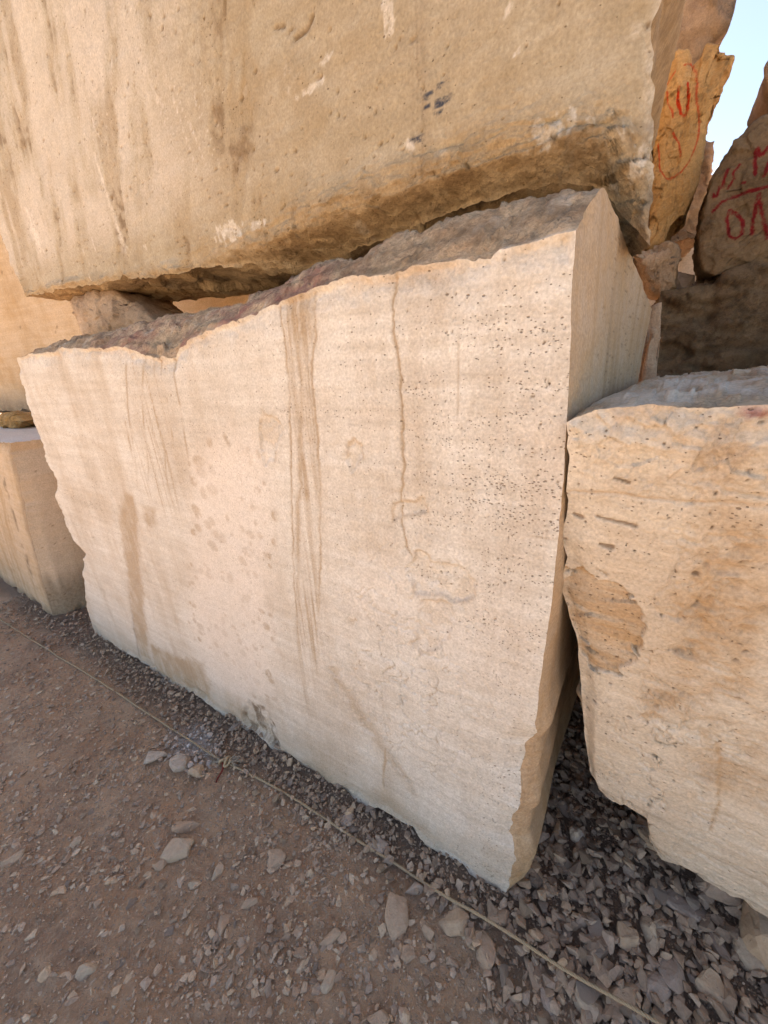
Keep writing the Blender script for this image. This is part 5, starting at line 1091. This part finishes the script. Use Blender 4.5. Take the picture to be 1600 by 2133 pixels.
def build_stones():
    r = np.random.default_rng(77)
    for k, (x, y, w, l, th, turn, lab) in enumerate(HERO):
        V, F = cut_stone(15, 900+k, 0.7, 2)
        V = V/np.ptp(V, axis=0)*np.array([w, l, th])
        lw = lab.lower()
        m = M_WHITE if 'white' in lw or 'quartz' in lw else M_PALE if 'pale' in lw else M_TAN if ('tan' in lw or 'ochre' in lw) else M_GREY if 'grey' in lw or 'dark' in lw else M_BROWN
        z = float(gheight(np.array([x]), np.array([y]))[0])
        o = link('loose_stone', mesh_from('loose_stone', V, F, None, False), m, loc=(x, y, z+th*0.17))
        o.rotation_euler = (r.normal(0, 0.06), r.normal(0, 0.06), math.radians(turn+r.uniform(-6, 6)))
        tag(o, lab, 'stone')
    # repeats: shared meshes
    shapes = []
    for k in range(16):
        V, F = cut_stone(13, 1500+k, 0.65); V = V/np.ptp(V, axis=0).max()
        shapes.append(mesh_from('loose_stone', V, F, None, False)); shapes[-1].materials.append(M_STONE)
    tones = [(M_GREY, 'grey'), (M_BROWN, 'brown'), (M_TAN, 'tan')]
    sets = {}
    for me in shapes:
        me.materials.clear()
    for ti, (mt, tn) in enumerate(tones):
        sets[ti] = []
        for me in shapes:
            c = me.copy(); c.materials.append(mt); sets[ti].append(c)
    zones = [
        (110, 'rubble stones right of the middle block', lambda x, y: rubble_density(x, y)[1]*in_view(x, y), (-0.05, 0.85, -0.25, 0.95), (0.022, 0.066),
         [(0.10, 0.40, 'deep in the dark gap between the two front blocks'), (0.30, 0.42, 'under the stepped lower edge of the beige block'), (0.05, 0.10, 'beside the chipped foot of the middle block'),
          (0.25, 0.15, 'in front of the grey brick-like stone in the rubble heap'), (0.45, 0.30, 'around the large grey slab in the rubble heap'), (0.62, 0.30, 'near the boulders under the beige block'),
          (0.15, -0.10, 'along the lower end of the rope'), (0.40, -0.05, 'around the rope end at the bottom right'), (0.60, 0.05, 'in the bottom right corner of the ground'), (0.30, 0.05, 'around the smooth grey stone of the heap')]),
        (60, 'stones along the block foot', lambda x, y: smooth(-0.17, -0.06, y)*in_view(x, y)*np.clip(1.1+x*0.3, 0.25, 1), (-3.0, 0.0, -0.18, 0.06), (0.020, 0.050),
         [(-2.6, -0.1, 'at the far left foot of the middle block'), (-2.0, -0.1, 'below the stained strip at the left foot of the middle block'), (-1.5, -0.08, 'between the white dust and the middle block'),
          (-1.05, -0.07, 'below the dark broken patch at the block foot'), (-0.7, -0.06, 'below the drip stains at the block foot'), (-0.3, -0.06, 'between the rope and the right foot of the middle block')]),
        (85, 'chips on the bare soil', lambda x, y: np.where(y < -0.15, 0.25+0.75*smooth(-0.1, 0.4, fbm(np.stack([x, y, 0*x], 1), 4, 3, 0.5, 610)), 0), (-1.7, 0.3, -0.8, -0.15), (0.014, 0.036),
         [(-1.4, -0.35, 'on the soil below the white dust'), (-1.5, -0.7, 'on the soil at the lower left edge'), (-1.0, -0.65, 'on the soil left of the narrow sliver'), (-0.95, -0.40, 'on the soil around the pale curved sliver'),
          (-0.7, -0.22, 'on the soil between the oval stone and the rope'), (-0.45, -0.30, 'on the soil around the pinkish brick-like stone'), (-0.5, -0.55, 'on the soil at the bottom edge, left of the middle'),
          (-0.1, -0.30, 'on the soil below the banded stone'), (0.15, -0.25, 'on the soil below the lower end of the rope')]),
    ]
    for zi, (n, grp, fn, (x0, x1, y0, y1), (a, b), marks) in enumerate(zones):
        p = scatter(n, x0, x1, y0, y1, fn, 40+zi); z = gheight(p[:, 0], p[:, 1])
        for i in range(n):
            s = a+(b-a)*r.random()**1.6; ti = int(r.choice(3, p=[0.4, 0.4, 0.2]))
            o = bpy.data.objects.new('loose_stone', sets[ti][int(r.integers(0, 16))]); COL.objects.link(o)
            fl = r.uniform(0.25, 0.85); el = r.uniform(0.55, 1.0)
            o.scale = (s*r.uniform(0.9, 1.3), s*el, s*fl)
            up = 0.016 if zi == 0 else 0.010 if zi == 1 else 0.0
            tl = 0.3 if zi < 2 else 0.08
            o.location = (p[i, 0], p[i, 1], z[i]+s*fl*0.22+up*r.random()); o.rotation_euler = (r.normal(0, tl), r.normal(0, tl), r.uniform(0, 6.28))
            word = ('small' if s < a+(b-a)*0.3 else 'larger')+(' flat' if fl < 0.45 else ' narrow' if el < 0.68 else ' blocky')
            mk = min(marks, key=lambda m: (m[0]-p[i, 0])**2+(m[1]-p[i, 1])**2)
            tag(o, '%s %s stone %s' % (word, tones[ti][1], mk[2]), 'stone', grp)
    # small rocks on the dark block
    for k, (x, y, z, s, lab) in enumerate(((0.225, 1.68, 1.86, 0.10, 'grey rubble stone on the dark block beside the wedge rock, largest of three'),
                                           (0.285, 1.72, 1.86, 0.075, 'grey rubble stone in the middle on the dark block'), (0.335, 1.66, 1.85, 0.06, 'grey rubble stone next to the painted boulder'))):
        V, F = cut_stone(14, 1300+k, 0.9, 2); V = V/np.ptp(V, axis=0).max()*s
        o = link('rubble_stone', mesh_from('rubble_stone', V, F, None, False), M_GREY, loc=(x, y, z+s*0.36)); o.rotation_euler = (0.2*k, 0.3, k)
        tag(o, lab, 'stone')
build_stones()

# ================================================================ ROPE
def tube(path, rad, sides=6, closed=False):
    P = np.array(path, float); n = len(P); T = np.gradient(P, axis=0); T /= np.linalg.norm(T, axis=1)[:, None]+1e-12
    ref = np.array([0, 0, 1.0]); A = np.cross(T, ref); bad = np.linalg.norm(A, axis=1) < 1e-3; A[bad] = np.cross(T[bad], [1, 0, 0]); A /= np.linalg.norm(A, axis=1)[:, None]
    B = np.cross(T, A); a = np.arange(sides)*2*math.pi/sides
    R_ = rad if np.ndim(rad) else np.full(n, rad)
    V = P[:, None]+(np.cos(a)[None, :, None]*A[:, None]+np.sin(a)[None, :, None]*B[:, None])*np.asarray(R_)[:, None, None]
    i, j = np.meshgrid(np.arange(n-1), np.arange(sides), indexing='ij'); p = (i*sides+j).ravel(); q = (i*sides+(j+1) % sides).ravel()
    return V.reshape(-1, 3), np.stack([p, p+sides, q+sides, q], 1)

def join(parts):
    V, F, b = [], [], 0
    for v, f in parts: V.append(v); F.append(f+b); b += len(v)
    return np.concatenate(V), np.concatenate(F)

def build_rope():
    K = np.array([(-4.6, -0.315), (-3.845, -0.278), (-2.853, -0.23), (-2.135, -0.195), (-1.702, -0.18), (-1.266, -0.165), (-1.045, -0.137), (-0.857, -0.12), (-0.456, -0.107), (-0.195, -0.098), (-0.021, -0.096), (0.18, -0.094), (0.38, -0.072), (0.7, -0.05)])
    x = np.arange(-4.6, 0.7, 0.0045); y = np.interp(x, K[:, 0], K[:, 1])
    ker = np.hanning(61); ker /= ker.sum(); y = np.convolve(np.pad(y, 30, mode='edge'), ker, 'valid')
    P0 = np.stack([x, y, 0*x], 1); y = y+0.004*fbm(P0, 6, 3, 0.5, 700)
    zg = gheight(x, y); zg = np.convolve(np.pad(zg, 60, mode='edge'), np.ones(121)/121, 'valid')
    path = np.stack([x, y, zg+0.013+0.004*fbm(P0, 5, 3, 0.5, 701)+0.032*smooth(-0.25, 0.12, x)], 1)
    T = np.gradient(path, axis=0); T /= np.linalg.norm(T, axis=1)[:, None]; A = np.cross(T, [0, 0, 1.0]); A /= np.linalg.norm(A, axis=1)[:, None]; B = np.cross(T, A)
    ph = (x+4.6)*2*math.pi/0.030; parts = []
    for k in range(3):
        a = ph+k*2.0944; parts.append(tube(path+(A*np.cos(a)[:, None]+B*np.sin(a)[:, None])*0.0023, 0.0026+0.0004*fbm(P0, 60, 2, 0.5, 702+k), 6))
    V, F = join(parts); org = np.array([-1.2, -0.15, -0.04])
    o = link('rope', mesh_from('rope', V-org, F), M_ROPE, loc=tuple(org))
    tag(o, 'thin tan hemp rope stretched diagonally across the ground in front of the blocks', 'rope')
    r = np.random.default_rng(3)
    kx, ky = -1.19, -0.152; kz = float(gheight(np.array([kx]), np.array([ky]))[0])+0.016
    t = np.linspace(0, 2*math.pi*3.4, 220)
    knot = np.stack([kx+0.018*np.sin(t*0.45)+0.010*np.cos(t)+0.012*(t/20-0.5), ky+0.019*np.sin(t), kz+0.016*np.cos(t)+0.006*np.sin(2.3*t)], 1)
    V, F = tube(knot, 0.0055+0.0006*np.sin(t*9), 7)
    link('knot', mesh_from('knot', V-org, F), M_ROPE, parent=o)
    def fibres(name, cx, cy, cz, dirs, n, ln, w, rad):
        ps = []
        for i in range(n):
            d = np.array(dirs)+r.normal(0, w, 3); d /= np.linalg.norm(d); q = np.linspace(0, 1, 9)[:, None]
            c = np.array([cx, cy, cz])+r.normal(0, 0.004, 3); L = ln*r.uniform(0.6, 1.2)
            p = c+d*q*L+np.array([0, 0, -0.012])*q**2+r.normal(0, 0.010, 3)*q*(1-q)*2
            zz = gheight(p[:, 0], p[:, 1])+0.003; p[:, 2] = np.maximum(p[:, 2], zz)
            ps.append(tube(p, rad*np.linspace(1, 0.5, 9), 4))
        V, F = join(ps); link(name, mesh_from(name, V-org, F), M_FRAY, parent=o)
    fibres('frayed_end', kx+0.02, ky+0.012, kz+0.006, (1, 0.55, 0.35), 40, 0.055, 0.32, 0.0024)
    fibres('frayed_end', kx-0.02, ky-0.012, kz, (-0.9, -0.1, 0.05), 14, 0.09, 0.14, 0.0018)
    q = np.linspace(0, 1, 14)[:, None]; a = np.array([kx-0.005, ky-0.012, kz]); b = np.array([kx+0.045, ky-0.075, kz-0.010])
    V, F = tube(a+(b-a)*q+np.array([0.006, 0.004, 0])*np.sin(q*5), 0.005*np.linspace(1, 0.6, 14), 6)
    s = link('rag_scrap', mesh_from('rag_scrap', V-a, F), M_RED, loc=tuple(a)); tag(s, 'short dark red scrap of rag hanging from the rope knot', 'rag')
build_rope()
